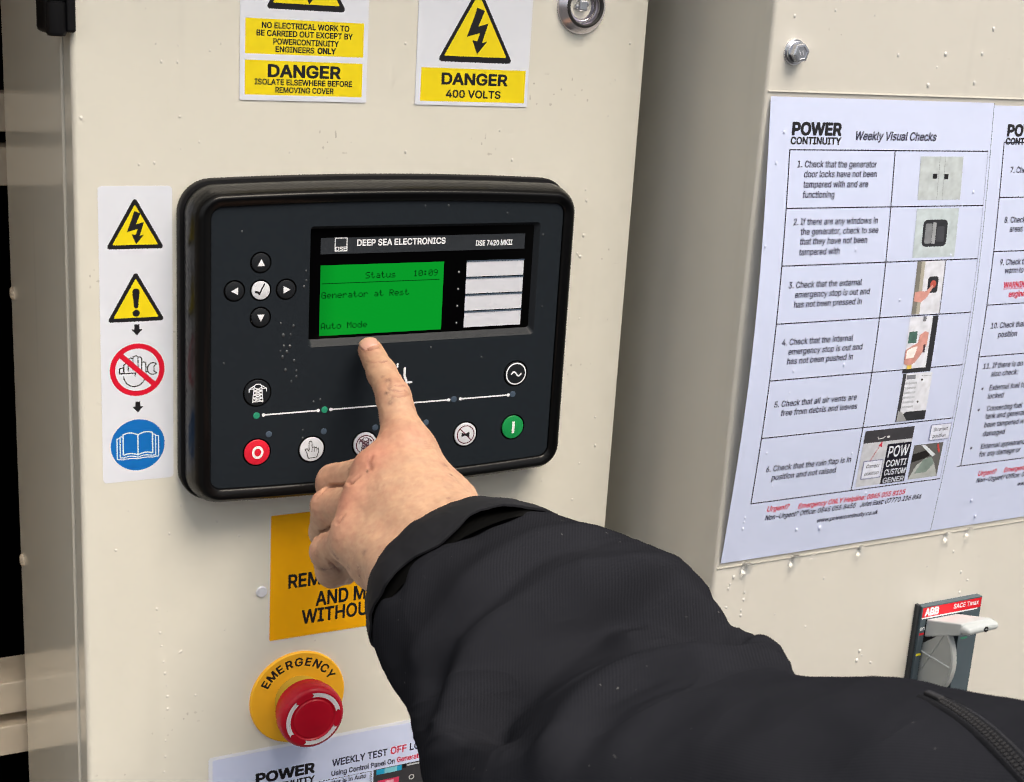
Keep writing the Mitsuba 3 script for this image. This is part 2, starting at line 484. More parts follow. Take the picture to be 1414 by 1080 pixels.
p.add(stroke([(cx - 1.6 + 6.0 * math.cos(t), cz - 3.0 + 6.6 * math.sin(t)) for t in aa], 0.62), BLACK, 1)
aa = np.radians(np.linspace(48, 312, 20))
p.add(stroke([(cx + 8.6 + 3.0 * math.cos(t), cz + 0.2 + 3.4 * math.sin(t)) for t in aa] + [(cx + 9.2, cz - 1.3), (cx + 9.2, cz + 1.6), (cx + 10.6, cz + 2.7)], 0.62), BLACK, 1)
k = p.done('ban_symbol', sg)
labels[k] = {'label': 'red ban ring over an outlined hand with spanner'}
p = Print(-0.25)
cx, cz = -142.2, -64.6
p.add(disc(cx, cz, 15.1, 32), BLUE, 1)
lt = (0.62, 0.74, 0.80)
for s in (-1, 1):
    page = [(cx, cz + 6.0)] + [(cx + s * (t * 8.2), cz + 6.0 + 1.5 * math.sin(t * math.pi * 0.85)) for t in np.linspace(0.1, 1, 8)]
    page += [(cx + s * 8.2, cz - 5.2)] + [(cx + s * (t * 8.2), cz - 5.9 + 1.2 * math.sin(t * math.pi * 0.9)) for t in np.linspace(0.95, 0, 8)] + [(cx, cz + 6.0)]
    p.add(stroke(page, 0.72), lt, 2)
    for i, d in enumerate((1.7, 3.4)):
        p.add(stroke([(cx + s * (8.2 + d - 1.2), cz + 5.6 - i * 0.9), (cx + s * (8.2 + d), cz + 5.4 - i * 0.9), (cx + s * (8.2 + d), cz - 6.8 - 0.8 * i)] + [(cx + s * (t * 8.0), cz - 7.3 - 0.9 * i + (1.0 - 0.5 * i) * math.sin(t * math.pi * 0.9)) for t in np.linspace(1, 0, 8)], 0.6), lt, 2)
k = p.done('manual_symbol', sg)
labels[k] = {'label': 'blue disc with an open book in white outline'}

# warning signs at the top
sg = thing('isolation_sign', 'white sign with two yellow fields of black lettering, left of the two top signs', 'sign')
obj('sheet', slab(rrect(-84.9, -11.0, 128.7, 208, 0.6), -0.7, 0.69), 'sticker_white', sg)
p = Print(-0.7)
p.add(triangle(-47.6, 177.8, 47.0, 40, 1.6), BLACK, 1)
p.add(triangle(-47.6, 181.0, 38.6, 33, 0.5), YELLOW, 2)
p.add(bolt_arrow(-47.0, 193.5, 25), BLACK, 3)
p.done('warning_triangle', sg)
p = Print(-0.7)
p.add(sbox(-82.1, 153.7, -13.6, 172.4), YELLOW, 1)
for s, x0, x1, z, b in (('NO ELECTRICAL WORK TO', -72.9, -22.4, 167.6, 0), ('BE CARRIED OUT EXCEPT BY', -75.9, -20.2, 163.4, 0), ('POWERCONTINUITY', -66.4, -28.4, 159.1, 0), ('ENGINEERS', -65.0, -42.6, 155.0, 0), ('ONLY', -40.8, -30.0, 155.0, 1)):
    p.text(s, x0, z, 2.95, x1 - x0, BLACK, bold=True, layer=2, heavy=0.025 + 0.025 * b)
p.done('notice_field', sg)
p = Print(-0.7)
p.add(sbox(-82.1, 131.7, -13.8, 150.3), YELLOW, 1)
p.text('DANGER', -69.2, 141.7, 6.3, 42.4, BLACK, bold=True, layer=2, heavy=0.03)
p.text('ISOLATE ELSEWHERE BEFORE', -76.6, 137.3, 2.95, 56.8, BLACK, bold=True, layer=2, heavy=0.025)
p.text('REMOVING COVER', -64.8, 133.1, 2.95, 34.0, BLACK, bold=True, layer=2, heavy=0.025)
p.done('notice_field', sg)

sg = thing('voltage_sign', 'white sign reading DANGER 400 VOLTS under a lightning triangle, top centre', 'sign')
obj('sheet', slab(rrect(19.4, 92.9, 128.4, 214, 0.6), -0.7, 0.69), 'sticker_white', sg)
p = Print(-0.7)
p.add(triangle(56.9, 153.4, 49.4, 43.6, 1.8), BLACK, 1)
p.add(triangle(56.9, 156.7, 40.8, 36.0, 0.5), YELLOW, 2)
p.add(bolt_arrow(56.9, 171.4, 26.5), BLACK, 3)
p.done('warning_triangle', sg)
p = Print(-0.7)
p.add(sbox(22.5, 130.6, 90.8, 149.7), YELLOW, 1)
p.text('DANGER', 35.6, 140.6, 6.2, 43.2, BLACK, bold=True, layer=2, heavy=0.03)
p.text('400 VOLTS', 38.8, 133.0, 4.2, 36.0, BLACK, bold=True, layer=2, heavy=0.02)
p.done('notice_field', sg)

# yellow sign behind the hand
sg = thing('yellow_sign', 'plain yellow sign with black capitals half covered by the hand', 'sign')
obj('sheet', slab(rrect(-63.3, 46.0, -199.2, -117.1, 0.5), -0.5, 0.49), 'sticker_yellow', sg)
p = Print(-0.5)
p.text('REMOTE', -52.0, -165.7, 8.6, 42.0, BLACK, bold=True, layer=1, heavy=0.015)
p.text('AND MAY', -34.0, -179.9, 9.0, 47.5, BLACK, bold=True, layer=1, heavy=0.015)
p.text('WITHOUT', -42.8, -190.9, 8.8, 51.0, BLACK, bold=True, layer=1, heavy=0.015)
p.done('lettering', sg)

# laminated notice at the bottom
sg = thing('test_notice', 'laminated white weekly test notice below the red emergency button', 'notice')
p = Print(-0.6)
obj('page', slab(rrect(-98.8, 150, -420, -274.6, 0.6), -0.6, 0.2), 'page_white', sg)
obj('film_border', slab(rrect(-101.4, 153, -424, -272.4, 2.2).difference(rrect(-98.8, 150, -421, -274.6, 0.6)), -0.5, 0.1), 'sticker_white', sg)
p.text('POWER', -71.2, -296.9, 6.7, 39.4, BLACK, bold=True, heavy=0.05)
p.text('CONTINUITY', -71.2, -303.9, 4.3, 39.4, BLACK, bold=True, heavy=0.03)
p.done('logo', sg, 'print_gloss')
p = Print(-0.6)
p.text('WEEKLY TEST', -20.0, -295.6, 4.9, 38.6, INK, bold=True, heavy=0.02)
p.text('OFF', 20.8, -295.3, 4.9, 11.5, REDINK, bold=True, heavy=0.02)
p.text('LOAD', 34.6, -295.2, 4.9, 16.0, INK, bold=True, heavy=0.02)
p.text('Using Control Panel On', -20.4, -302.6, 3.5, 44.6, INK, bold=True, heavy=0.025)
p.text('Generator', 25.6, -302.3, 3.5, 20.0, REDINK, bold=True, heavy=0.025)
p.done('heading', sg, 'print_gloss')
p = Print(-0.6)
for q in ([(-75, -305.0), (6.9, -305.0), (6.9, -340)], [(-75, -305), (-75, -340)], [(7.6, -305), (7.6, -340)]):
    p.add(stroke(q, 0.35), INK)
p.text('1. Generator is in Auto', -36.2, -308.9, 2.9, 40.4, INK, bold=True, heavy=0.025)
p.done('table', sg, 'print_gloss')
p = Print(-0.6)
p.add(sbox(9.2, -340, 60, -304.6), (0.04, 0.04, 0.045), 1)
p.add(sbox(11.2, -308.8, 29.4, -305.0), lin(40, 150, 190), 2)
p.add(sbox(17, -308.8, 26, -305.0), lin(120, 190, 205), 3)
p.add(sbox(30.0, -307.6, 32.4, -304.9), BLACK, 3)
p.add(sbox(33.0, -306.6, 48, -305.4), (0.4, 0.42, 0.45), 3)
p.add(sbox(12.4, -325, 27.8, -313.4), lin(190, 60, 90), 2)
p.add(sbox(18, -325, 24, -314.4), lin(215, 150, 170), 3)
p.add(ringp(36.8, -315.6, 2.0, 1.3), (0.5, 0.5, 0.5), 3)
p.done('picture', sg, 'print_gloss')

# ------------------------------------------------------------------ emergency stop button
es = thing('emergency_stop', 'red mushroom emergency button on a round yellow backing disc', 'emergency button')
ex, ez = -44.7, -240.6
obj('backing_disc', lathe(ex, ez, [(31.0, 0), (31.0, 1.4), (30.4, 2.2), (13, 2.2)], 0, 72), 'estop_yellow', es, smooth=40)
obj('collar', lathe(ex, ez, [(15.2, 2.2), (15.2, 14.0), (14.2, 15.0), (12.4, 15.2), (12.0, 18.6)], 0, 56), 'estop_collar', es, smooth=35)
kb = obj('knob', lathe(ex, ez, [(11, 14.0), (18.2, 14.0), (18.9, 14.8), (19.0, 18.0), (19.6, 19.4), (20.4, 21.0), (20.6, 27.0), (20.0, 29.2), (18.8, 30.4), (17.6, 30.8), (14.2, 31.2), (13.6, 30.6), (12.9, 30.5), (12.2, 31.3), (8, 31.9), (0.01, 32.2)], 0, 72), 'estop_red', es, smooth=30)
p = Print(lambda x, z: -31.15 + 0.0 * x, step=0.08)
for a0 in (52, 172, 292):
    t = np.radians(np.linspace(a0 - 42, a0 + 42, 26))
    ro, ri = 17.4, 14.7
    up = [(ex + ro * math.cos(q), ez + ro * math.sin(q)) for q in t]
    dn = [(ex + ri * math.cos(q), ez + ri * math.sin(q)) for q in t[::-1]]
    rm = (ro + ri) / 2
    e1, e0 = t[-1] - 0.07, t[0] + 0.07
    p.add(Polygon(up + [(ex + rm * math.cos(e1), ez + rm * math.sin(e1))] + dn + [(ex + rm * math.cos(e0), ez + rm * math.sin(e0))]), (0.60, 0.58, 0.60), 1)
k = p.done('twist_arrows', kb)
labels[k] = {'label': 'three grey curved twist arrows around the knob face'}
p = Print(-2.2)
word = 'EMERGENCY'
for i, ch in enumerate(word):
    an = math.radians(90 + 59 - i * 118 / (len(word) - 1))
    v, f = text2d(ch, True, 0.02)
    v = v.copy()
    v[:, 0] -= v[:, 0].max() / 2
    v = v * [5.6, 5.2]
    t = an - math.pi / 2
    q = np.c_[v[:, 0] * math.cos(t) - v[:, 1] * math.sin(t), v[:, 0] * math.sin(t) + v[:, 1] * math.cos(t)]
    p.raw(q + [ex + 22.0 * math.cos(an), ez + 22.0 * math.sin(an)], f, BLACK, 1)
p.done('lettering', es)

# ------------------------------------------------------------------ the generator controller
gc = thing('generator_controller', 'black generator controller with a lit green screen and round push buttons', 'controller')


def controller_outline(hw, top, bot, cx, r, sag, n=28):
    """closed outline with bowed top and bottom and round corners: points and outward normals"""
    base = Polygon([(cx + x, top - sag * (x / hw) ** 2) for x in np.linspace(-hw, hw, 41)] + [(cx + x, bot + sag * (x / hw) ** 2) for x in np.linspace(hw, -hw, 41)])
    base = base.buffer(-r, join_style=2).buffer(r, 24)
    line = LineString(base.exterior.coords)
    m = 480
    pts = np.array([line.interpolate(i / m, normalized=True).coords[0] for i in range(m)])
    tg = np.roll(pts, -1, 0) - np.roll(pts, 1, 0)
    tg /= np.linalg.norm(tg, axis=1, keepdims=True)
    nr = np.c_[tg[:, 1], -tg[:, 0]]
    if (nr * (pts - pts.mean(0))).sum() < 0:
        nr = -nr
    for _ in range(3):
        nr = (np.roll(nr, 1, 0) + nr + np.roll(nr, -1, 0))
        nr /= np.linalg.norm(nr, axis=1, keepdims=True)
    return pts, nr


op, on = controller_outline(119.4, 86.4, -100.3, 1.6, 17.0, 3.2)


def outline_ring(inset, h):
    q = op - on * inset
    return np.c_[q[:, 0], np.full(len(q), -h), q[:, 1]]


obj('gasket', loft([outline_ring(d, h) for d, h in ((-1.6, 0), (-2.0, 0.6), (-2.1, 5.4), (-1.5, 6.3), (0.4, 6.5), (0.6, 5.8))]), 'rubber', gc, smooth=40)
prof = [(0.5, 5.0), (0.2, 7.0), (0.0, 9.0), (0.0, 13.0), (0.3, 16.0), (1.0, 19.4), (2.1, 22.6), (3.4, 25.0), (4.9, 26.6), (5.8, 26.9), (7.4, 26.6), (9.0, 26.0), (10.1, 25.4), (10.5, 25.0), (10.6, 24.4), (10.6, 21.0)]
pi = np.array(prof)
tt = np.linspace(0, 1, 46)
dd = np.r_[0, np.cumsum(np.linalg.norm(np.diff(pi, axis=0), axis=1))]
pi = np.c_[np.interp(tt * dd[-1], dd, pi[:, 0]), np.interp(tt * dd[-1], dd, pi[:, 1])]
obj('bezel', loft([outline_ring(d, h) for d, h in pi]), 'bezel_black', gc, smooth=40)

YF = -24.0
fp = Polygon(outline_ring(10.95, 0)[:, [0, 2]]).buffer(0)
fp = fp.buffer(-1.0).buffer(1.0, 8)
win = rrect(-50.9, 95.2, -7.4, 62.2, 2.4)
holes = [(-79.2, 42.6, 6.2), (-94.0, 27.2, 6.2), (-64.4, 27.0, 6.2), (-79.1, 27.0, 6.2), (-79.1, 11.6, 6.2), (-80.4, -32.0, 8.4), (-80.2, -67.4, 8.4), (-47.3, -68.7, 8.4), (-14.1, -68.7, 8.4), (18.8, -68.6, 8.4), (51.8, -68.4, 8.4), (84.5, -66.6, 8.4), (84.3, -31.9, 8.4)]
fp2 = fp.difference(win)
for x, z, r in holes:
    fp2 = fp2.difference(disc(x, z, r, 16))
fa = obj('facia', slab(fp2, YF, 2.0), 'facia_grey', gc)
obj('facia_rim', slab(fp.buffer(0.25).difference(fp.buffer(-0.15)), YF + 0.25, 1.5), 'facia_edge', gc)


def rr_ring(x0, x1, z0, z1, r, y, n=10):
    pts = []
    for cx, cz, a0 in ((x1 - r, z1 - r, 0), (x0 + r, z1 - r, 90), (x0 + r, z0 + r, 180), (x1 - r, z0 + r, 270)):
        for a in np.radians(np.linspace(a0, a0 + 90, n)):
            pts.append((cx + r * math.cos(a), y, cz + r * math.sin(a)))
    return np.array(pts)


sc_ = obj('screen_window', loft([rr_ring(-50.9, 95.2, -7.4, 62.2, 2.4, YF), rr_ring(-50.6, 94.8, -7.0, 62.0, 2.4, YF + 0.3), rr_ring(-49.9, 92.6, -3.6, 60.2, 1.6, YF + 3.4)]), 'facia_edge', gc, smooth=30)
labels[sc_] = {'label': 'sunken screen window with the green display and label slots'}
YG = YF + 3.4
obj('glass', sheet(sbox(-50.4, -4.2, 93.2, 60.8), YG), 'glass_black', sc_)
ns = obj('name_strip', sheet(sbox(-43.4, 45.6, 86.7, 54.9), YG - 0.06), 'strip_grey', sc_)
p = Print(YG - 0.1)
p.text('DEEP SEA ELECTRONICS', -21.7, 50.0, 3.5, 55.6, WHITE, bold=True, heavy=0.02)
p.text('DSE 7420 MKII', 53.8, 48.2, 3.1, 24.4, WHITE, bold=True, heavy=0.02)
p.add(sbox(-35.1, 47.0, -27.5, 54.9).difference(sbox(-34.6, 49.6, -28.0, 54.4)).difference(sbox(-34.6, 47.3, -28.0, 49.5)), WHITE, 1)
p.text('DSE', -34.6, 47.3, 2.3, 6.6, WHITE, bold=True)
p.done('name_lettering', sc_)
scene['lcd_back'] = two(pr((0.0, 0.012, 0.004), 0.3, 0.1))


def lcd_glow(p, n, uv):
    e = smoothstep(0.0, 0.15, uv.x) * 0.2 + 0.82
    return mi.Color3f(0.0002, 0.047, 0.0026) * e


LCD_GAIN = 1.0
dsp = obj('display', sheet(sbox(-43.2, -1.9, 33.6, 39.2), YG - 0.06), 'lcd_back', sc_, uv=lambda v: (v[:, [0, 2]] - [-43.2, -1.9]) / [76.8, 41.1],
          emitter={'type': 'area', 'radiance': proc(lcd_glow)})
labels[dsp] = {'label': 'lit green liquid crystal display'}
FONT = {'S': '01111 10000 10000 01110 00001 00001 11110', 't': '01000 01000 11100 01000 01000 01001 00110', 'a': '00000 00000 01110 00001 01111 10001 01111',
        'u': '00000 00000 10001 10001 10001 10011 01101', 's': '00000 00000 01110 10000 01110 00001 11110', '1': '00100 01100 00100 00100 00100 00100 01110',
        '0': '01110 10001 10011 10101 11001 10001 01110', ':': '00000 01100 01100 00000 01100 01100 00000', '9': '01110 10001 10001 01111 00001 00010 01100',
        'G': '01110 10001 10000 10111 10001 10001 01111', 'e': '00000 00000 01110 10001 11111 10000 01110', 'n': '00000 00000 10110 11001 10001 10001 10001',
        'r': '00000 00000 10110 11001 10000 10000 10000', 'o': '00000 00000 01110 10001 10001 10001 01110', 'R': '11110 10001 10001 11110 10100 10010 10001',
        'A': '01110 10001 10001 10001 11111 10001 10001', 'M': '10001 11011 10101 10101 10001 10001 10001', 'd': '00001 00001 01101 10011 10001 10001 01111'}
p = Print(YG - 0.1)
DG = (0.001, 0.012, 0.003)
PX = 0.535
for s, x, z in (('Status', -15.8, 30.8), ('10:09', 14.2, 31.0), ('Generator at Rest', -42.3, 20.0), ('Auto Mode', -42.3, 1.9)):
    for i, ch in enumerate(s):
        if ch == ' ':
            continue
        for r, row in enumerate(FONT[ch].split()):
            for c, b in enumerate(row):
                if b == '1':
                    px, pz = x + (i * 6 + c) * PX, z + (6 - r) * PX
                    p.add(sbox(px, pz, px + PX * 0.94, pz + PX * 0.94), DG)
p.add(sbox(-42.4, 28.4, 31.0, 28.8), DG)
k = p.done('display_lettering', sc_, 'lcd_ink')
labels[k] = {'label': 'dark pixel lettering on the green display'}
for i in range(4):
    z1 = 39.2 - i * 10.35
    obj('label_slip', sheet(sbox(48.5, z1 - 9.7, 87.0, z1), YG - 0.06), 'slip_white', sc_)
    obj('slip_shade', slab(sbox(48.4, z1 - 0.55, 87.1, z1 + 0.1), YG - 0.5, 0.44), 'lamp_grey', sc_)
    obj('alarm_lamp', lathe(43.6, z1 - 6.6, [(0.9, 0.0), (0.8, 0.25), (0.01, 0.4)], YG - 0.06, 14), 'strip_grey', sc_)
    pp = Print(YG - 0.5)
    pp.add(disc(43.4, z1 - 6.4, 0.42, 6), (0.5, 0.5, 0.5))
    pp.done('lamp_dot', sc_)


def button(name, x, z, r, cap, label=None, dome=0.5):
    b = obj(name, lathe(x, z, [(r, -0.2), (r, 0.35), (r - 0.25, 0.55), (r * 0.6, 0.55 + dome * 0.7), (0.01, 0.55 + dome)], YF + 0.1, 40), cap, gc, smooth=30)
    obj('groove', lathe(x, z, [(r + 1.25, 0.02), (r + 0.9, -0.9), (r - 0.1, -1.0)], YF + 0.1, 40), 'groove_black', b)
    if label:
        labels[b] = {'label': label}
    return b, (lambda X, Z: -(-YF - 0.1 + 0.55 + dome * (1 - np.minimum(1, ((X - x) ** 2 + (Z - z) ** 2) / r ** 2))) - 0.04)


for x, z, q in ((-79.2, 42.6, 0), (-94.0, 27.2, 90), (-64.4, 27.0, 270), (-79.1, 11.6, 180)):
    b, ys = button('arrow_button', x, z, 5.2, 'cap_dark')
    p = Print(ys, cut=1.0)
    p.add(affinity.rotate(Polygon([(x - 2.1, z - 1.8), (x + 2.1, z - 1.8), (x, z + 2.2)]), q, origin=(x, z)), WHITE)
    p.done('icon', b)
b, ys = button('confirm_button', -79.1, 27.0, 5.2, 'cap_white', 'white centre button with a black tick')
p = Print(ys, cut=1.0)
p.add(stroke([(-77.2, 30.6), (-78.6, 28.2), (-80.0, 25.2)], 0.75), BLACK).add(stroke([(-80.0, 25.2), (-80.7, 26.0), (-82.0, 26.3)], 1.3), BLACK)
p.done('icon', b)


def pylon(p, x, z, s, col, w=0.52):
    L = lambda q: p.add(stroke([(x + a * s, z + b * s) for a, b in q], w * s), col)   # noqa: E731
    L([(-3.0, -5.6), (-2.2, 4.0), (-1.2, 5.0), (1.2, 5.0), (2.2, 4.0), (3.0, -5.6)])
    L([(-2.2, 4.2), (-5.0, 2.4), (-5.0, 0.7)])
    L([(2.2, 4.2), (5.0, 2.4), (5.0, 0.7)])
    L([(-2.3, 2.4), (-5.0, 2.4)])
    L([(2.3, 2.4), (5.0, 2.4)])
    for i in range(4):
        a, b = 3.2 - i * 2.1, 3.2 - (i + 1) * 2.1
        u, v = 2.2 + (4 - a) * 0.083, 2.2 + (4 - b) * 0.083
        L([(-u, a), (v, b)])
        L([(u, a), (-v, b)])
        L([(-v, b), (v, b)])


b, ys = button('mains_button', -80.4, -32.0, 7.5, 'cap_dark', 'dark button with a white electricity pylon')
p = Print(ys, cut=1.5)
pylon(p, -80.3, -31.8, 1.0, WHITE)
p.done('icon', b)
b, ys = button('generator_button', 84.3, -31.9, 7.5, 'cap_dark', 'dark button with a white ring and wave')
p = Print(ys, cut=1.5)
p.add(ringp(84.3, -31.9, 7.0, 6.2, 24), WHITE)
p.add(stroke([(84.3 + t, -31.9 - 1.35 * math.sin(t * 0.95)) for t in np.linspace(-3.3, 3.3, 20)][::-1], 0.95), WHITE)
p.done('icon', b)
p = Print(YF)
p.add(stroke([(9.7, -23.6), (9.7, -28.6), (10.9, -31.4)], 1.5), WHITE).add(stroke([(11.0, -32.5), (14.2, -32.4)], 1.3), WHITE).add(stroke([(4.9, -20.6), (4.9, -22.4)], 1.1), WHITE)
k = p.done('switch_symbol', gc)
labels[k] = {'label': 'white switch symbol half hidden by the finger'}
b, ys = button('stop_button', -80.2, -67.4, 7.5, 'cap_red', 'red stop button with a white O')
p = Print(ys, cut=1.5)
p.add(affinity.scale(ringp(-80.0, -67.3, 3.9, 2.3, 24), 0.86, 1.0), (0.75, 0.75, 0.76))
p.done('icon', b)
b, ys = button('manual_button', -47.3, -68.7, 7.3, 'cap_white', 'white button with a pointing hand outline')
p = Print(ys, cut=1.5)
hand_icon = [(-2.6, -5.4), (-3.2, -3.0), (-4.6, 0.2), (-3.6, 0.6), (-2.2, -1.2), (-2.2, 4.6), (-1.2, 5.0), (-0.5, 4.4), (-0.4, 1.0), (0.8, 1.4), (1.2, 0.7), (2.2, 1.0), (2.7, 0.2), (3.5, 0.3), (3.8, -1.8), (2.9, -4.0), (2.8, -5.2), (-2.6, -5.4)]
p.add(stroke([(-47.0 + a_, -68.4 + b_) for a_, b_ in hand_icon], 0.5), BLACK)
for q in ([(-0.4, 1.0), (-0.4, -1.4)], [(1.2, 0.7), (1.2, -1.4)], [(2.7, 0.2), (2.6, -1.4)]):
    p.add(stroke([(-47.0 + a_, -68.4 + b_) for a_, b_ in q], 0.4), BLACK)
p.done('icon', b)
MAROON = (0.10, 0.012, 0.03)


def banned(x, z, nm, lab):
    b, ys = button(nm, x, z, 7.3, 'cap_white', lab)
    p = Print(ys, cut=1.5)
    p.add(ringp(x, z, 5.9, 5.3, 24), MAROON)
    p.add(stroke([(x - 4.1, z + 4.0), (x + 4.1, z - 4.0)], 0.6), MAROON)
    return b, p


b, p = banned(-14.1, -68.7, 'test_button', 'white button with a crossed out pylon, partly behind the knuckles')
pylon(p, -14.1, -68.5, 0.8, (0.06, 0.012, 0.03), 0.6)
p.done('icon', b)
b, p = banned(51.8, -68.4, 'mute_button', 'white button with a crossed out horn')
p.add(Polygon([(49.0, -67.0), (49.0, -69.8), (51.2, -68.9), (54.2, -70.2), (54.2, -66.6), (51.2, -67.9)]), BLACK)
p.done('icon', b)
b, ys = button('auto_button', 18.8, -68.6, 7.3, 'cap_white', 'white button hidden behind the hand')
b, ys = button('start_button', 84.5, -66.6, 7.4, 'cap_green', 'green start button with a white bar')
p = Print(ys, cut=1.5)
p.add(sbox(83.75, -70.3, 85.25, -62.9).buffer(0.1), (0.75, 0.77, 0.76))
p.done('icon', b)
for x, z, m in ((-80.7, -45.5, 'lamp_green'), (-40.0, -45.3, 'lamp_green'), (42.9, -45.3, 'lamp_grey'), (83.1, -45.1, 'lamp_grey')):
    obj('status_lamp', lathe(x, z, [(2.0, 0.02), (1.8, 0.3), (0.01, 0.4)], YF, 20), m, gc, smooth=40)
for x, z in ((-73.3, -57.2), (-40.1, -58.4), (-7.9, -58.9), (25.0, -58.6)):
    obj('mode_lamp', lathe(x, z, [(1.9, 0.02), (1.7, 0.3), (0.01, 0.4)], YF, 20), 'lamp_grey', gc, smooth=40)
for x0, x1 in ((-76.5, -43.8), (-36.1, 39.4), (47.3, 80.1)):
    p = Print(YF)
    p.add(unary_union([sbox(x0, -45.85, x1, -44.95), disc(x0, -45.4, 1.05), disc(x1, -45.4, 1.05)]), WHITE)
    p.done('mimic_line', gc)

# ------------------------------------------------------------------ laminated notice on the right cabinet (it bows away from the sheet metal)
NT, NB, BOW = 144.7, -152.3, 8.8


def bow(z):
    u = np.clip((np.asarray(z, float) - NB) / (NT - NB), 0, 1)
    return YR - 0.8 - BOW * np.sin(np.pi * u)


def bowed(x0, x1, z0, z1, off, hole=None):
    zs = np.linspace(z0, z1, 60)
    xs = np.array([x0, x1])
    v = np.array([(x, bow(z) - off, z) for z in zs for x in xs])
    f = [(2 * i, 2 * i + 1, 2 * i + 3, 2 * i + 2) for i in range(59)]
    return v, np.array(f)


nt = thing('check_notice', 'laminated white notice of weekly visual checks hanging on the right cabinet', 'notice')
pg2 = obj('page', bowed(388.0, 598.0, NB, NT - 1.5, 0.25), 'page_white', nt, smooth=True)
pg = obj('page', bowed(211.2, 391.2, NB, NT, 0.6), 'page_white', nt, smooth=True)
labels[pg] = {'label': 'left page with rows one to six and small photographs'}
labels[pg2] = {'label': 'right page with rows seven to eleven, cut by the picture edge'}
obj('page_edge', bowed(391.2, 391.7, NB, NT, 0.5), 'lamp_grey', nt, smooth=True)
lam = [bowed(209.6, 211.2, -156.0, 147.4, 0.2), bowed(211.2, 602, NT, 147.4, 0.2), bowed(211.2, 602, -156.0, NB, 0.2)]
obj('film_border', join([trimesh.Trimesh(v, np.vstack([f[:, [0, 1, 2]], f[:, [0, 2, 3]]]), process=False) for v, f in lam]), 'film', nt)
rim = []
for z0, z1 in ((147.2, 147.9), (-156.5, -155.7)):
    rim.append(cbox(209.6, 602, YR - 0.9, YR - 0.1, z0 + 0.15, z1 - 0.15))
for r_ in rim:
    obj('film_edge', r_, 'paint_right', nt)


def N(off=0.7, photo=False):
    return Print(lambda x, z: bow(z) - off, cut=1.6 if photo else 9.0, step=0.08, grain=0.24 if photo else 0.0)


p = N()
p.text('POWER', 228.0, 122.9, 6.9, 38.0, BLACK, bold=True, heavy=0.05, slant=0.03)
p.text('CONTINUITY', 227.4, 117.3, 4.0, 38.6, BLACK, bold=True, heavy=0.03, slant=0.03)
p.done('logo', pg, 'print_gloss')
p = N()
p.text('Weekly Visual Checks', 276.6, 120.2, 5.0, 66.4, INK, bold=True, slant=0.2, heavy=0.01)
p.done('heading', pg, 'print_gloss')
p = N()
TB = lin(30, 32, 48)
xs = (227.2, 309.9, 389.2)
zr = (113.9, 79.0, 44.0, 7.9, -28.5, -66.6, -111.6)
for z in zr:
    p.add(sbox(xs[0] - 0.35, z - 0.35, xs[2], z + 0.35), TB)
for x in xs[:2]:
    p.add(sbox(x - 0.35, zr[-1], x + 0.35, zr[0]), TB)
p.add(sbox(xs[2] - 0.2, zr[-1], xs[2] + 0.05, zr[0]), (0.25, 0.27, 0.35))
p.done('table_rule', pg, 'print_gloss')
ROWS = [('1. Check that the generator', 233.6, 103.5, 295.8), ('door locks have not been', 239.0, 97.6, 296.2), ('tampered with and are', 238.9, 91.4, 289.9), ('functioning', 238.9, 85.2, 263.6),
        ('2. If there are any windows in', 233.5, 68.8, 300.1), ('the generator, check to see', 239.4, 62.8, 301.2), ('that they have not been', 239.4, 56.8, 292.8), ('tampered with', 239.5, 50.3, 271.3),
        ('3. Check that the external', 233.7, 30.0, 291.9), ('emergency stop is out and', 239.3, 23.9, 299.1), ('has not been pressed in', 239.3, 17.7, 293.4),
        ('4. Check that the internal', 233.2, -6.0, 290.0), ('emergency stop is out and', 239.0, -12.3, 298.6), ('has not been pushed in', 239.0, -18.5, 291.9),
        ('5. Check that all air vents are', 233.4, -46.4, 300.2), ('free from debris and leaves', 239.5, -52.6, 301.8), ('6. Check that the rain flap is in', 234.8, -90.4, 304.6), ('position and not raised', 240.5, -96.7, 293.1)]
GROUPS = (0, 4, 8, 11, 14, 16, 18)
for a, b in zip(GROUPS[:-1], GROUPS[1:]):
    p = N()
    for s, x0, z, x1 in ROWS[a:b]:
        p.text(s, x0, z, 3.9, x1 - x0, INK, slant=0.05, bold=True)
    p.done('row_text', pg, 'print_gloss')
p = N()
p.text('Urgent?', 241.1, -118.9, 3.5, 17.7, REDINK, bold=True, slant=0.2, heavy=0.01)
p.text('Emergency ONLY Helpline: 0845 055 8155', 266.8, -119.8, 3.5, 92.0, REDINK, bold=True, slant=0.2, heavy=0.01)
p.text('Non-Urgent? Office: 0845 055 8455   John East: 07770 236 866', 240.9, -125.0, 3.5, 134.0, INK, bold=True, slant=0.2, heavy=0.01)
p.text('www.powercontinuity.co.uk', 285.1, -132.2, 3.0, 52.6, INK, bold=True, slant=0.2, heavy=0.01)
p.done('footer', pg, 'print_gloss')
GREY = lin(176, 186, 190)
DK = lin(44, 46, 52)
SKIN = lin(204, 142, 132)
p = N(photo=True)       # doors with two locks
p.add(sbox(331.5, 83, 368, 110.4), GREY)
for x in (347.6, 352.2):
    p.add(sbox(x, 83, x + 0.4, 110.4), lin(140, 150, 155), 2)
p.add(sbox(343.0, 96.4, 346.4, 99.6), BLACK, 3).add(sbox(352.6, 96.2, 356.2, 99.4), BLACK, 3)
p.done('photograph', pg, 'print_gloss')
p = N(photo=True)       # window
p.add(sbox(331.8, 46, 368, 77.6), lin(178, 192, 198))
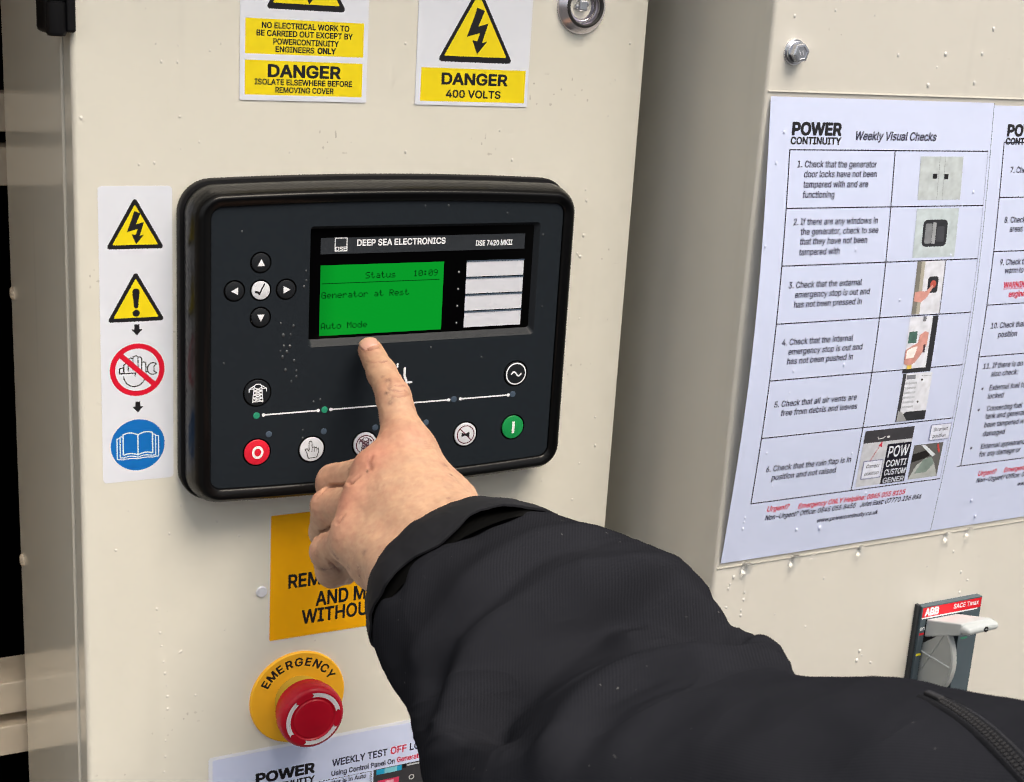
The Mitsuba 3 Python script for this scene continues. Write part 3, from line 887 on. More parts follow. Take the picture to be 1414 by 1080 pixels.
p.add(rrect(338.4, 359.4, 53.0, 70.4, 3.4), DK, 2).add(rrect(340.4, 346.4, 55.0, 68.0, 1.5), lin(120, 124, 130), 3).add(sbox(346.6, 54.8, 349.6, 68.6), lin(150, 154, 160), 3).add(rrect(350.4, 357.0, 56.0, 66.0, 1.0), lin(64, 66, 74), 3)
p.done('photograph', pg, 'print_gloss')
p = N(photo=True)       # external stop
p.add(sbox(336.6, 8.6, 361.2, 43.6), lin(206, 210, 222))
p.add(sbox(336.6, 8.6, 340.4, 43.6), lin(120, 118, 110), 2).add(sbox(340.4, 8.6, 343.4, 43.6), lin(168, 164, 150), 2)
p.add(rrect(347.6, 356.4, 22.6, 33.4, 2.0), DK, 3).add(disc(352.2, 28.4, 2.6), lin(176, 72, 60), 4)
p.add(Polygon([(337, 17.6), (343, 16.6), (347.6, 19.6), (352.6, 26.6), (351.6, 28.0), (346.4, 23.8), (341, 24.2), (337, 23.4)]), SKIN, 5)
p.add(sbox(360.6, 8.6, 361.2, 43.6), lin(100, 100, 120), 4)
p.done('photograph', pg, 'print_gloss')
p = N(photo=True)       # internal stop
p.add(sbox(336.0, -30.2, 360.6, 7.2), lin(208, 212, 224))
p.add(sbox(355.8, -30.2, 360.6, 7.2), DK, 2).add(sbox(336.0, -31.0, 360.6, -28.0), DK, 2)
p.add(sbox(337, -10.6, 344.2, -2.8), lin(70, 106, 98), 3).add(sbox(347.4, 3.8, 350.2, 7.2), lin(110, 112, 120), 3)
p.add(Polygon([(336, -24.4), (340.6, -26.4), (345.4, -24.0), (350.4, -18.0), (353.6, -12.4), (354.0, -4.2), (350.6, -3.0), (346.4, -5.4), (345.6, -10.6), (340.8, -12.6), (336, -15.0)]), SKIN, 4)
p.add(Polygon([(337, -21), (343.6, -20.6), (346.0, -13.0), (340.8, -13.6), (337, -15.4)]), lin(232, 226, 222), 5)
p.add(sbox(339, -28.2, 343, -25.6), lin(220, 190, 60), 6).add(sbox(350.8, -17.4, 352.4, -12.0), lin(70, 50, 60), 6)
p.done('photograph', pg, 'print_gloss')
p = N(photo=True)       # air vents
p.add(sbox(337.2, -65.0, 363, -31.4), lin(210, 214, 226))
p.add(sbox(337.2, -65.0, 340.0, -31.4), lin(58, 60, 66), 2)
p.add(Polygon([(338, -65.0), (363, -65.0), (363, -58.6), (345, -58.4)]), DK, 3).add(Polygon([(338, -65.0), (347, -65.0), (341.6, -58.4), (338, -57)]), lin(150, 152, 156), 4)
p.add(sbox(340.6, -35.6, 348.4, -32.6), lin(120, 124, 136), 3)
for i in range(6):
    p.add(sbox(340.4, -55.6 + i * 3.3, 350.4, -54.2 + i * 3.3), lin(176, 182, 194), 3)
p.add(disc(354.4, -36.6, 0.8, 8), DK, 3).add(disc(354.0, -52.0, 0.8, 8), DK, 3).add(sbox(353.6, -34.0, 361.8, -33.6), lin(150, 156, 170), 3)
p.done('photograph', pg, 'print_gloss')
p = N(photo=True)       # rain flap in its correct position
p.add(sbox(312.8, -109.6, 355.6, -69.4), lin(186, 190, 200))
p.add(sbox(312.8, -78.2, 355.6, -69.4), lin(58, 58, 64), 2)
p.add(stroke([(324.4, -74.6), (325.4, -76.0), (329.4, -75.6), (330.8, -74.6)], 0.6), lin(196, 196, 200), 3).add(sbox(332.4, -75.8, 335.0, -74.4), lin(210, 210, 215), 3)
p.add(sbox(334.4, -109.6, 355.6, -80.6), lin(18, 18, 34), 3)
for s, z, h, w in (('POW', -90.0, 7.6, 18.0), ('CONTI', -97.2, 4.6, 18.0), ('CUSTOM', -103.4, 4.2, 18.6)):
    p.text(s, 336.0, z, h, w, (0.62, 0.66, 0.76), bold=True, layer=4, slant=0.04)
p.text('GENER', 336.0, -109.0, 3.6, 18.6, (0.5, 0.54, 0.64), bold=True, layer=4, slant=0.04)
p.add(stroke([(321.6, -91.0), (327.8, -80.2)], 0.45), REDINK, 4).add(Polygon([(326.4, -80.8), (329.6, -82.2), (329.0, -77.6)]), REDINK, 4)
p.add(sbox(315.8, -104.4, 333.0, -91.0), lin(110, 116, 160), 4).add(sbox(316.4, -103.8, 332.4, -91.6), (0.64, 0.68, 0.82), 5)
p.text('Correct', 324.4, -96.4, 2.5, 11.6, INK, bold=True, layer=6, align='c', slant=0.1)
p.text('position', 324.4, -101.6, 2.5, 12.2, INK, bold=True, layer=6, align='c', slant=0.1)
p.done('photograph', pg, 'print_gloss')
p = N(photo=True)       # raised rain flap
p.add(sbox(358.8, -109.0, 385.2, -83.8), lin(92, 92, 92))
p.add(Polygon([(358.8, -109), (385.2, -109), (380, -98), (372, -94), (364, -99)]), lin(166, 172, 172), 2).add(Polygon([(363.6, -105), (369.6, -95), (376.6, -93.6), (380, -99), (374, -105)]), lin(120, 138, 132), 3)
p.add(Polygon([(358.8, -96.4), (358.8, -90.4), (372, -88.0), (378, -91.2), (370, -94.4)]), lin(30, 28, 28), 4).add(Polygon([(364.8, -84.2), (368.4, -84.2), (379.6, -92.2), (377.0, -93.6)]), lin(206, 212, 220), 5)
p.add(stroke([(380.2, -85.2), (382.4, -90.4)], 1.6), lin(190, 60, 60), 5)
p.add(sbox(370.6, -81.6, 389.0, -69.8), lin(110, 116, 160), 4).add(sbox(371.1, -81.1, 388.5, -70.3), (0.64, 0.68, 0.82), 5)
p.text('Incorrect', 379.8, -74.8, 2.4, 12.6, INK, bold=True, layer=6, align='c', slant=0.1)
p.text('position', 379.4, -79.6, 2.4, 11.6, INK, bold=True, layer=6, align='c', slant=0.1)
p.done('photograph', pg, 'print_gloss')
# second page
p = N(0.35)
p.text('POWER', 405.2, 124.1, 6.9, 38.0, BLACK, bold=True, heavy=0.05, slant=0.03)
p.text('CONTINUITY', 404.6, 118.5, 4.0, 38.6, BLACK, bold=True, heavy=0.035, slant=0.03)
p.done('logo', pg2, 'print_gloss')
p = N(0.35)
for z in (119.8, 84.0, 48.2, 12.0, -24.0, -104.0):
    p.add(sbox(403.2, z - 0.35, 590, z + 0.35), TB)
p.add(Polygon([(402.9, 119.8), (403.6, 119.8), (403.9, 12), (403.9, -24), (407.2, -104), (406.5, -104), (403.2, -24), (403.2, 12)]), TB)
p.done('table_rule', pg2, 'print_gloss')
for rows in ([('7. Check', 411.1, 100.0, 19.5, INK)], [('8. Check', 410.1, 67.2, 19.5, INK), ('areas', 415.8, 61.2, 12.0, INK)],
             [('9. Check that', 410.5, 38.9, 28.6, INK), ('warm to', 415.7, 33.2, 17.5, INK), ('WARNING', 416.5, 23.2, 23.6, REDINK), ('engine', 422.4, 16.8, 15.4, REDINK)],
             [('10. Check that', 410.1, -4.6, 31.8, INK), ('position', 418.3, -11.1, 17.7, INK)],
             [('11. If there is an', 409.2, -33.0, 37.4, INK), ('also check:', 417.9, -39.0, 25.6, INK), ('External fuel tank', 418.9, -49.1, 40.0, INK), ('locked', 419.0, -55.2, 14.9, INK), ('Connecting fuel', 420.3, -64.4, 34.0, INK),
              ('tank and generator', 420.4, -70.1, 42.5, INK), ('been tampered with', 421.1, -76.6, 43.5, INK), ('damaged', 421.6, -83.2, 21.0, INK), ('External appearance', 422.4, -92.8, 45.5, INK), ('for any damage or', 422.4, -98.8, 40.0, INK)]):
    p = N(0.35)
    for s, x, z, w, c in rows:
        p.text(s, x, z, 3.9, w, c, slant=0.05, bold=True, heavy=0.02 if c is REDINK else 0.0)
    if rows[0][0].startswith('9'):
        p.add(sbox(416.5, 22.2, 440.0, 22.6), REDINK)
    if rows[0][0].startswith('11'):
        for z in (-47.4, -62.8, -91.2):
            p.add(disc(412.4 - (z + 47) * 0.02, z, 0.9, 8), INK)
    p.done('row_text', pg2, 'print_gloss')
p = N(0.35)
p.text('Urgent?', 425.5, -113.6, 3.5, 17.5, REDINK, bold=True, slant=0.2, heavy=0.01)
p.text('Emergency ONLY', 450.7, -113.5, 3.5, 38.0, REDINK, bold=True, slant=0.2, heavy=0.01)
p.text('Non-Urgent? Office: 0845', 425.5, -118.9, 3.5, 55.0, INK, bold=True, slant=0.2, heavy=0.01)
p.text('www', 467.8, -126.0, 3.0, 9.0, INK, bold=True, slant=0.2, heavy=0.01)
p.done('footer', pg2, 'print_gloss')

# ------------------------------------------------------------------ circuit breaker below the notice
cb = thing('circuit_breaker', 'grey circuit breaker with a red top strip and light grey toggle below the notice', 'circuit breaker')
plate = sbox(391.4, -320, 449.4, -209.2).difference(sbox(396.6, -312, 431.5, -219.6))
obj('faceplate', slab(plate, YR - 5.0, 5.2), 'breaker_grey', cb)
obj('surround', slab(sbox(388.8, -322, 391.4, -208.2), YR - 3.0, 3.2), 'breaker_side', cb)
obj('slot', slab(sbox(396.6, -312, 431.5, -219.6), YR - 0.4, 0.3), 'breaker_dark', cb)
p = Print(YR - 5.0)
p.add(sbox(392.2, -217.6, 449.0, -210.0), lin(206, 30, 42), 1)
p.add(sbox(392.2, -218.7, 446.0, -217.7), WHITE, 1)
p.text('ABB', 394.4, -216.4, 5.4, 13.4, WHITE, bold=True, layer=2, heavy=0.05)
p.text('SACE Tmax', 422.0, -214.9, 3.5, 24.6, WHITE, bold=True, layer=2)
k = p.done('label_strip', cb)
labels[k] = {'label': 'red strip with white lettering along the top'}
p = Print(YR - 5.0)
p.text('on', 392.0, -227.6, 3.2, 4.4, WHITE, bold=True)
p.add(sbox(391.8, -231.4, 396.5, -229.6), lin(190, 40, 50))
p.add(sbox(391.8, -247.6, 396.5, -245.8), lin(214, 200, 50))
p.add(sbox(434.0, -241.2, 440.6, -239.8), lin(50, 120, 90))
p.done('marking', cb)
a = np.radians(np.linspace(-92, 42, 40))
arc = np.c_[YR + 2 - 36.6 * np.cos(a), -244.0 + 36.0 * np.sin(a)]
in_ = np.c_[YR + 2 - 34.6 * np.cos(a), -244.0 + 34.0 * np.sin(a)]
dr_ = [np.c_[np.full(len(arc), x), q] for x, q in ((397.6, in_), (397.0, in_ * 0.6 + arc * 0.4), (397.6, arc), (401.4, arc), (402.0, in_))]
obj('drum', loft(dr_), 'drum_grey', cb, smooth=30)
cv = np.vstack([dr_[0], [[397.6, YR + 2, -244.0]]])
obj('drum_side', (cv, np.array([(i, i + 1, len(cv) - 1) for i in range(len(arc) - 1)])), 'drum_grey', cb)
obj('drum_rib', rbox(396.8, 398.0, YR - 33, YR - 1, -245.4, -244.2, 0.4), 'lever_grey', cb)
sp = trimesh.creation.icosphere(subdivisions=2, radius=1.3).vertices
lev = np.vstack([sp + q for q in ([398.3, YR - 6, -220.6], [398.3, YR - 6, -231.4], [425.6, YR - 6, -220.6], [425.6, YR - 6, -231.4],
                                  [398.3, YR - 36, -210.6], [398.3, YR - 36, -217.0], [425.6, YR - 36, -210.6], [425.6, YR - 36, -217.0])])
tg = obj('toggle', trimesh.convex.convex_hull(lev), 'lever_grey', cb, smooth=35)
labels[tg] = {'label': 'light grey toggle lever in the on position'}
gr = np.vstack([trimesh.creation.icosphere(subdivisions=2, radius=r).vertices + q for q, r in (([400.6, YR - 38, -213.6], 3.4), ([425.0, YR - 38, -212.8], 3.4), ([400.6, YR - 41, -213.2], 2.8), ([425.0, YR - 41, -212.4], 2.8))])
obj('grip', trimesh.convex.convex_hull(gr), 'lever_grey', tg, smooth=35)
obj('lock_hole', lathe(414.8, -212.8, [(2.2, 0.1), (2.0, 0.14), (0.01, 0.02)], YR - 43.7, 24), 'breaker_dark', tg)

# ------------------------------------------------------------------ rain drops
_dm = {}


def drop_mesh(k, bsdf, deep):
    if (k, bsdf) not in _dm:
        m = trimesh.creation.icosphere(subdivisions=3, radius=1.0)
        v = np.array(m.vertices)
        rr = np.random.default_rng(50 + k)
        v[:, 2] = v[:, 2] * (1.05 + 0.25 * rr.random()) - 0.18 * (v[:, 2] < 0) * v[:, 2] ** 2
        v[:, 0] *= 0.9 + 0.2 * rr.random()
        v[:, 1] *= deep
        _dm[k, bsdf] = mikit.ply(trimesh.Trimesh(v * 0.001, m.faces, process=False), bsdf, smooth=True)
    return _dm[k, bsdf]


def drop(x, y, z, r, i, label, group):
    key = fresh('rain_drop')
    large = group == 'drops under the notice'
    bsdf = 'water' if large else 'wet_' + {'left cabinet': 'cream', 'right cabinet': 'right', 'the notice': 'page'}.get(group.split(' on ')[1].replace('the left', 'left').replace('the right', 'right'), 'dark')
    scene[key] = {**drop_mesh(i % 5, bsdf, 1.0 if large else 0.6), 'to_world': T().translate([x * 0.001, (y - (0.42 if large else 0.1) * r) * 0.001, z * 0.001]).scale([r, r, r])}
    labels[key] = {'label': label, 'category': 'water drop', 'group': group}


rg = np.random.default_rng(7)
LEFT = [(-124.6, -120.7), (-132.1, -167.2), (-130.5, -182.9), (-129.7, -191.5), (-128.5, -202.1), (-127.7, -209.8), (-126.9, -218.1), (-126.5, -225.4), (-126.3, -233.7), (-127.6, -254.9), (-127.8, -265.7), (-128.6, -276.0), (140.0, 49.0), (138.5, 35.6), (136.2, 37.5), (139.1, 78.0), (140.2, 71.2), (85.5, 96.5), (159.4, -73.4), (161.1, -93.4), (121.8, -114.3), (-33.6, -203.7), (-117.7, -104.0), (-130.2, 156.8), (-118.4, 156.2), (-127.3, 147.6), (-118.8, 147.6), (-169.4, 117.4), (-117.7, 119.0), (-139.7, 93.4), (-131.5, 94.2), (-107.1, 105.6), (-95.3, 158.3), (-101.2, 154.2), (12.4, 162.6), (141.4, -5.3), (75.9, 114.2), (154.6, 146.4), (163.1, 168.7), (151.4, 124.1), (-55.6, 100.4), (15.0, 100.9), (-118.1, -197.2), (-155.4, -127.0), (-96.3, -116.5), (-83.1, -127.3), (-91.6, -187.3), (-109.3, -227.7), (29.9, -246.1), (107.8, -131.1), (146.3, -130.4), (149.8, -105.0)]
for i, (x, z) in enumerate(LEFT):
    drop(x, 0.0, z, 0.5 + 0.4 * rg.random() + (0.4 if i in (12, 13) else 0), i, 'tiny clear rain drop on the cream front of the left cabinet', 'rain drops on the left cabinet')
for i in range(16):
    x, z = rg.uniform(-168, 170), rg.uniform(-290, 190)
    if -124 < x < 128 and -106 < z < 92 or (-165 < x < -118 and -90 < z < 86) or (-88 < x < 95 and z > 126) or (-66 < x < 48 and z < -114) or (-80 < x < -10 and z < -200):
        continue
    drop(x, 0.0, z, 0.32 + 0.2 * rg.random(), i, 'tiny clear rain drop on the cream front of the left cabinet', 'rain drops on the left cabinet')
RIGHT = [(223.3, 191.0, .8), (253.0, 195.8, .7), (382.5, 190.8, 1.1), (344.8, 173.8, 1.2), (375.8, 175.1, 1.0), (333.8, 154.3, 1.1), (372.6, 156.9, 1.0), (306.2, 171.7, .9), (339.2, 165.5, .6), (283.6, 194.5, .6), (223.9, -164.0, 1.0), (221.6, -168.8, .8), (220.8, -171.8, .8), (220.8, -185.1, .8), (234.3, -181.5, .9), (234.3, -176.3, .7), (233.4, -192.8, .9), (233.0, -189.1, .7), (342.2, -237.2, 1.2), (340.7, -244.3, 1.3), (354.0, -248.3, .8), (344.8, -241.0, .6), (429.3, -189.3, .9), (437.1, -196.7, .8), (431.1, -205.5, .9), (418.7, -172.0, .8), (300.6, -176.0, .6), (262.0, -196.4, .6), (290.0, -210.0, .7), (395.0, -180.0, .6)]
for i, (x, z, r) in enumerate(RIGHT):
    drop(x, YR, z, 1.1 * r, i, 'small clear rain drop on the bare cream front of the right cabinet', 'rain drops on the right cabinet')
for i, (x, z, r) in enumerate([(232.0, -156.6, 3.0), (271.5, -156.4, 3.0), (329.1, -157.4, 2.6), (408.8, -157.0, 2.6), (429.6, -156.4, 2.6), (287.4, -156.6, 1.5)]):
    drop(x, YR - 1.4, z - 0.6, 1.1 * r, i, ('large rain drop under the notice nearest its bottom left corner', 'large rain drop under the notice, second from its bottom left corner', 'large rain drop hanging below the notice under the web address', 'large rain drop below the right page of the notice, the left of two', 'large rain drop below the right page of the notice, the right of two', 'small rain drop on the bottom edge of the notice between two large ones')[i], 'drops under the notice')
NPG = [(244.9, -23.2), (285.4, -21.6), (244.4, -37.5), (233.1, -77.0), (242.4, -101.1), (269.0, -135.1), (288.8, -136.5), (224.2, -128.8), (224.4, -124.1), (224.4, -121.0), (379.2, 87.7), (364.8, 47.0), (284.2, 52.4), (325.3, 18.9), (360.6, 16.9), (323.6, -115.0), (217.6, 105.9), (222.3, 124.1), (304.5, -84.1), (432.7, -145.8), (425.2, -132.3), (213.4, 56.4)]
for i, (x, z) in enumerate(NPG):
    drop(x, float(bow(z)) - 0.7, z, (0.95 if i in (5, 6, 20) else 0.6) + 0.35 * rg.random(), i, 'small clear rain drop on the white laminated page', 'rain drops on the notice')
CTL = [(-65.7, 0.7), (-61.4, 0.9), (-65.2, -5.7), (-61.7, -5.9), (-67.2, -8.5), (-63.4, -9.1), (-65.9, -12.0), (-59.0, -14.5), (-64.1, -19.7), (-57.6, -20.6), (-57.5, -24.0), (-60.5, -26.8), (-99.7, -13.6), (-53.0, -56.5), (-52.9, -61.3), (97.2, 54.5), (-53.0, 37.1), (-52.7, 31.7), (-54.0, 28.1), (-67.1, 7.5), (-59.8, 5.8), (18.4, 72.9), (26.0, -11.9), (-42.8, -38.9), (-46.8, -39.9), (33.2, 72.9), (-90, 60), (60, -20), (100, 10), (72, 68)]
for i, (x, z) in enumerate(CTL):
    drop(x, YF, z, 0.55 + 0.45 * rg.random() if i < 12 else 0.5 + 0.2 * rg.random(), i, 'tiny clear rain drop on the dark face of the controller', 'rain drops on the controller')

# ------------------------------------------------------------------ the person: left hand and jacket sleeve
J = {'i3': (np.array([-17.69, -36.01, -8.06]), 7.1), 'i2': (np.array([-17.18, -53.21, -16.91]), 8.2), 'i1': (np.array([-18.36, -73.86, -24.68]), 9.4), 'mi': (np.array([-21.27, -103.57, -49.09]), 12.5), 'mm': (np.array([-38.45, -105.38, -57.85]), 10.8), 'm1': (np.array([-47.59, -64.89, -75.58]), 10.6), 'm2': (np.array([-41.17, -47.89, -96.63]), 9), 'm3': (np.array([-27.00, -49.47, -99.95]), 8), 'mr': (np.array([-48.40, -116.00, -71.04]), 10.8), 'r1': (np.array([-55.42, -78.78, -84.36]), 10.6), 'r2': (np.array([-50.94, -60.97, -106.11]), 9.2), 'r3': (np.array([-34.44, -64.21, -114.50]), 8), 'mp': (np.array([-58.59, -126.70, -84.88]), 10.8), 'p1': (np.array([-64.47, -100.22, -100.49]), 9.2), 'p2': (np.array([-57.91, -90.30, -117.60]), 8.3), 'p3': (np.array([-48.17, -84.87, -121.17]), 7.2), 'wr': (np.array([-20.96, -171.02, -72.02]), 16), 'wm': (np.array([-36.29, -180.67, -76.34]), 16), 'wu': (np.array([-50.58, -180.52, -85.16]), 16), 'pc': (np.array([-28.54, -120.66, -78.24]), 15), 'hy': (np.array([-54.59, -149.35, -90.18]), 12), 't1': (np.array([-9.50, -131.87, -70.29]), 15), 't2': (np.array([-7.51, -96.77, -78.80]), 11), 't3': (np.array([-14.26, -72.11, -86.72]), 10), 't4': (np.array([-21.55, -57.98, -95.31]), 8.5), 'f1': (np.array([-30.12, -105.06, -53.90]), 11.4), 'f2': (np.array([-43.62, -110.61, -64.51]), 10.2), 'f3': (np.array([-53.53, -121.41, -78.20]), 10), 'ar': (np.array([-20.04, -215.18, -76.08]), 17), 'am': (np.array([-30.88, -218.45, -82.44]), 16), 'au': (np.array([-42.14, -215.26, -91.39]), 17)}


def smin(a, b, k):
    h = np.clip(0.5 + 0.5 * (b - a) / k, 0, 1)
    return b + (a - b) * h - k * h * (1 - h)


def cone(P, a, b, ra, rb):
    ab = b - a
    t = np.clip(((P - a) @ ab) / (ab @ ab), 0, 1)
    return np.linalg.norm(P - a - t[..., None] * ab, axis=-1) - (ra + t * (rb - ra))


def chain(P, names, k=2.5):
    d = None
    for a, b in zip(names[:-1], names[1:]):
        c = cone(P, J[a][0], J[b][0], J[a][1], J[b][1])
        d = c if d is None else smin(d, c, k)
    return d


PALM = [('wr', 'mi'), ('wm', 'mm'), ('wm', 'mr'), ('wu', 'mp'), ('mi', 'mm'), ('mm', 'mr'), ('mr', 'mp'), ('wr', 'wm'), ('wm', 'wu'), ('wm', 'pc'), ('pc', 'mm'), ('pc', 'mr'), ('wu', 'hy'), ('hy', 'mp'), ('wr', 't1'), ('t1', 'mi'), ('f1', 'wr'), ('f1', 'wm'), ('f2', 'wm'), ('f3', 'wu')]


def hand_sdf(P):
    P = P.astype(np.float32)
    d = None
    for a, b in PALM:
        c = cone(P, J[a][0], J[b][0], J[a][1], J[b][1])
        d = c if d is None else smin(d, c, 9.0)
    d = smin(d, chain(P, ['wr', 'ar']), 10)
    d = smin(d, chain(P, ['wu', 'au']), 10)
    d = smin(d, chain(P, ['wm', 'am']), 10)
    d = smin(d, chain(P, ['mi', 'i1', 'i2', 'i3'], 3.0), 9.0)
    fingers = None
    for n in (['mm', 'm1', 'm2', 'm3'], ['mr', 'r1', 'r2', 'r3'], ['mp', 'p1', 'p2', 'p3']):
        c = chain(P, n, 3.0)
        fingers = c if fingers is None else smin(fingers, c, 0.7)
    d = smin(d, fingers, 3.0)
    d = smin(d, chain(P, ['t1', 't2', 't3', 't4'], 3.0), 3.0)
    # knuckle bumps and the tendons that run from them, as low swellings on the back of the hand
    for n, r, up in (('mi', 7.0, 5.6), ('mm', 7.0, 5.0), ('mr', 7.0, 5.2), ('mp', 6.5, 5.2)):
        c = np.linalg.norm(P - (J[n][0] + BACK * up), axis=-1) - r
        d = smin(d, c, 7.0)
    for n, w in (('mi', 'wr'), ('mm', 'wm'), ('mr', 'wm')):
        a = J[n][0] + BACK * (J[n][1] - 1.6)
        b = J[w][0] + BACK * (J[w][1] - 2.6)
        d = smin(d, cone(P, a, b, 2.6, 2.0), 5.0)
    return d


BACK = np.array([-0.61, -0.21, 0.77])


def surface_nets(fn, lo, hi, h):
    """a closed triangle mesh of fn = 0, evaluated finely only where the coarse grid says the surface passes"""
    n = [int(math.ceil((b - a) / (4 * h))) * 4 + 1 for a, b in zip(lo, hi)]
    ax = [a + h * np.arange(k) for a, k in zip(lo, n)]
    cg = np.stack(np.meshgrid(ax[0][::4], ax[1][::4], ax[2][::4], indexing='ij'), -1)
    cd = fn(cg.reshape(-1, 3)).reshape(cg.shape[:3])
    D = np.repeat(np.repeat(np.repeat(cd, 4, 0), 4, 1), 4, 2)[:n[0], :n[1], :n[2]].astype(np.float32)
    near = np.abs(D) < h * 4 * 2.0
    idx = np.argwhere(near)
    pts = np.c_[ax[0][idx[:, 0]], ax[1][idx[:, 1]], ax[2][idx[:, 2]]]
    D[tuple(idx.T)] = fn(pts)
    s = D < 0
    corner = [(i, j, k) for i in (0, 1) for j in (0, 1) for k in (0, 1)]
    sl = lambda A, c: A[c[0]:n[0] - 1 + c[0], c[1]:n[1] - 1 + c[1], c[2]:n[2] - 1 + c[2]]   # noqa: E731
    cnt = sum(sl(s, c).astype(np.int8) for c in corner)
    act = (cnt > 0) & (cnt < 8)
    ids = -np.ones(act.shape, np.int64)
    cells = np.argwhere(act)
    ids[tuple(cells.T)] = np.arange(len(cells))
    acc, num = np.zeros((len(cells), 3)), np.zeros((len(cells), 1))
    val = {c: D[cells[:, 0] + c[0], cells[:, 1] + c[1], cells[:, 2] + c[2]] for c in corner}
    for c in corner:
        for a in range(3):
            if c[a] == 0:
                e = list(c)
                e[a] = 1
                e = tuple(e)
                v0, v1 = val[c], val[e]
                x = (v0 < 0) != (v1 < 0)
                t = np.where(x, v0 / np.where(x, v0 - v1, 1), 0)
                p = np.tile(np.array(c, float), (len(cells), 1))
                p[:, a] = t
                acc += p * x[:, None]
                num += x[:, None]
    V = (cells + acc / np.maximum(num, 1)) * h + np.array(lo)
    F = []
    for a in range(3):
        b, c = (a + 1) % 3, (a + 2) % 3
        i0 = [slice(None)] * 3
        i1 = [slice(None)] * 3
        i0[a], i1[a] = slice(0, n[a] - 1), slice(1, n[a])
        s0, s1 = s[tuple(i0)], s[tuple(i1)]
        q = np.argwhere(s0 != s1)
        q = q[(q[:, b] > 0) & (q[:, c] > 0) & (q[:, b] < n[b] - 1) & (q[:, c] < n[c] - 1)]
        flip = s0[tuple(q.T)]

        def cell(db, dc):
            r = q.copy()
            r[:, b] -= db
            r[:, c] -= dc
            return ids[tuple(r.T)]
        quad = np.stack([cell(1, 1), cell(0, 1), cell(0, 0), cell(1, 0)], 1)
        quad = np.where(flip[:, None], quad, quad[:, ::-1])
        F.append(quad)
    F = np.vstack(F)
    F = F[(F >= 0).all(1)]
    return V, np.vstack([F[:, [0, 1, 2]], F[:, [0, 2, 3]]])


def gradient(fn, P, e=0.25):
    g = np.stack([fn(P + np.eye(3)[i] * e) - fn(P - np.eye(3)[i] * e) for i in range(3)], -1)
    return g / np.maximum(np.linalg.norm(g, axis=-1, keepdims=True), 1e-9)


def seg_dist(P, line):
    """distance of points to a polyline, and how far along it (0..1)"""
    line = np.asarray(line, float)
    best, along = np.full(len(P), 1e9), np.zeros(len(P))
    L = np.r_[0, np.cumsum(np.linalg.norm(np.diff(line, axis=0), axis=1))]
    for i in range(len(line) - 1):
        ab = line[i + 1] - line[i]
        t = np.clip(((P - line[i]) @ ab) / (ab @ ab), 0, 1)
        d = np.linalg.norm(P - line[i] - t[:, None] * ab, axis=1)
        m = d < best
        best = np.where(m, d, best)
        along = np.where(m, (L[i] + t * (L[i + 1] - L[i])) / L[-1], along)
    return best, along


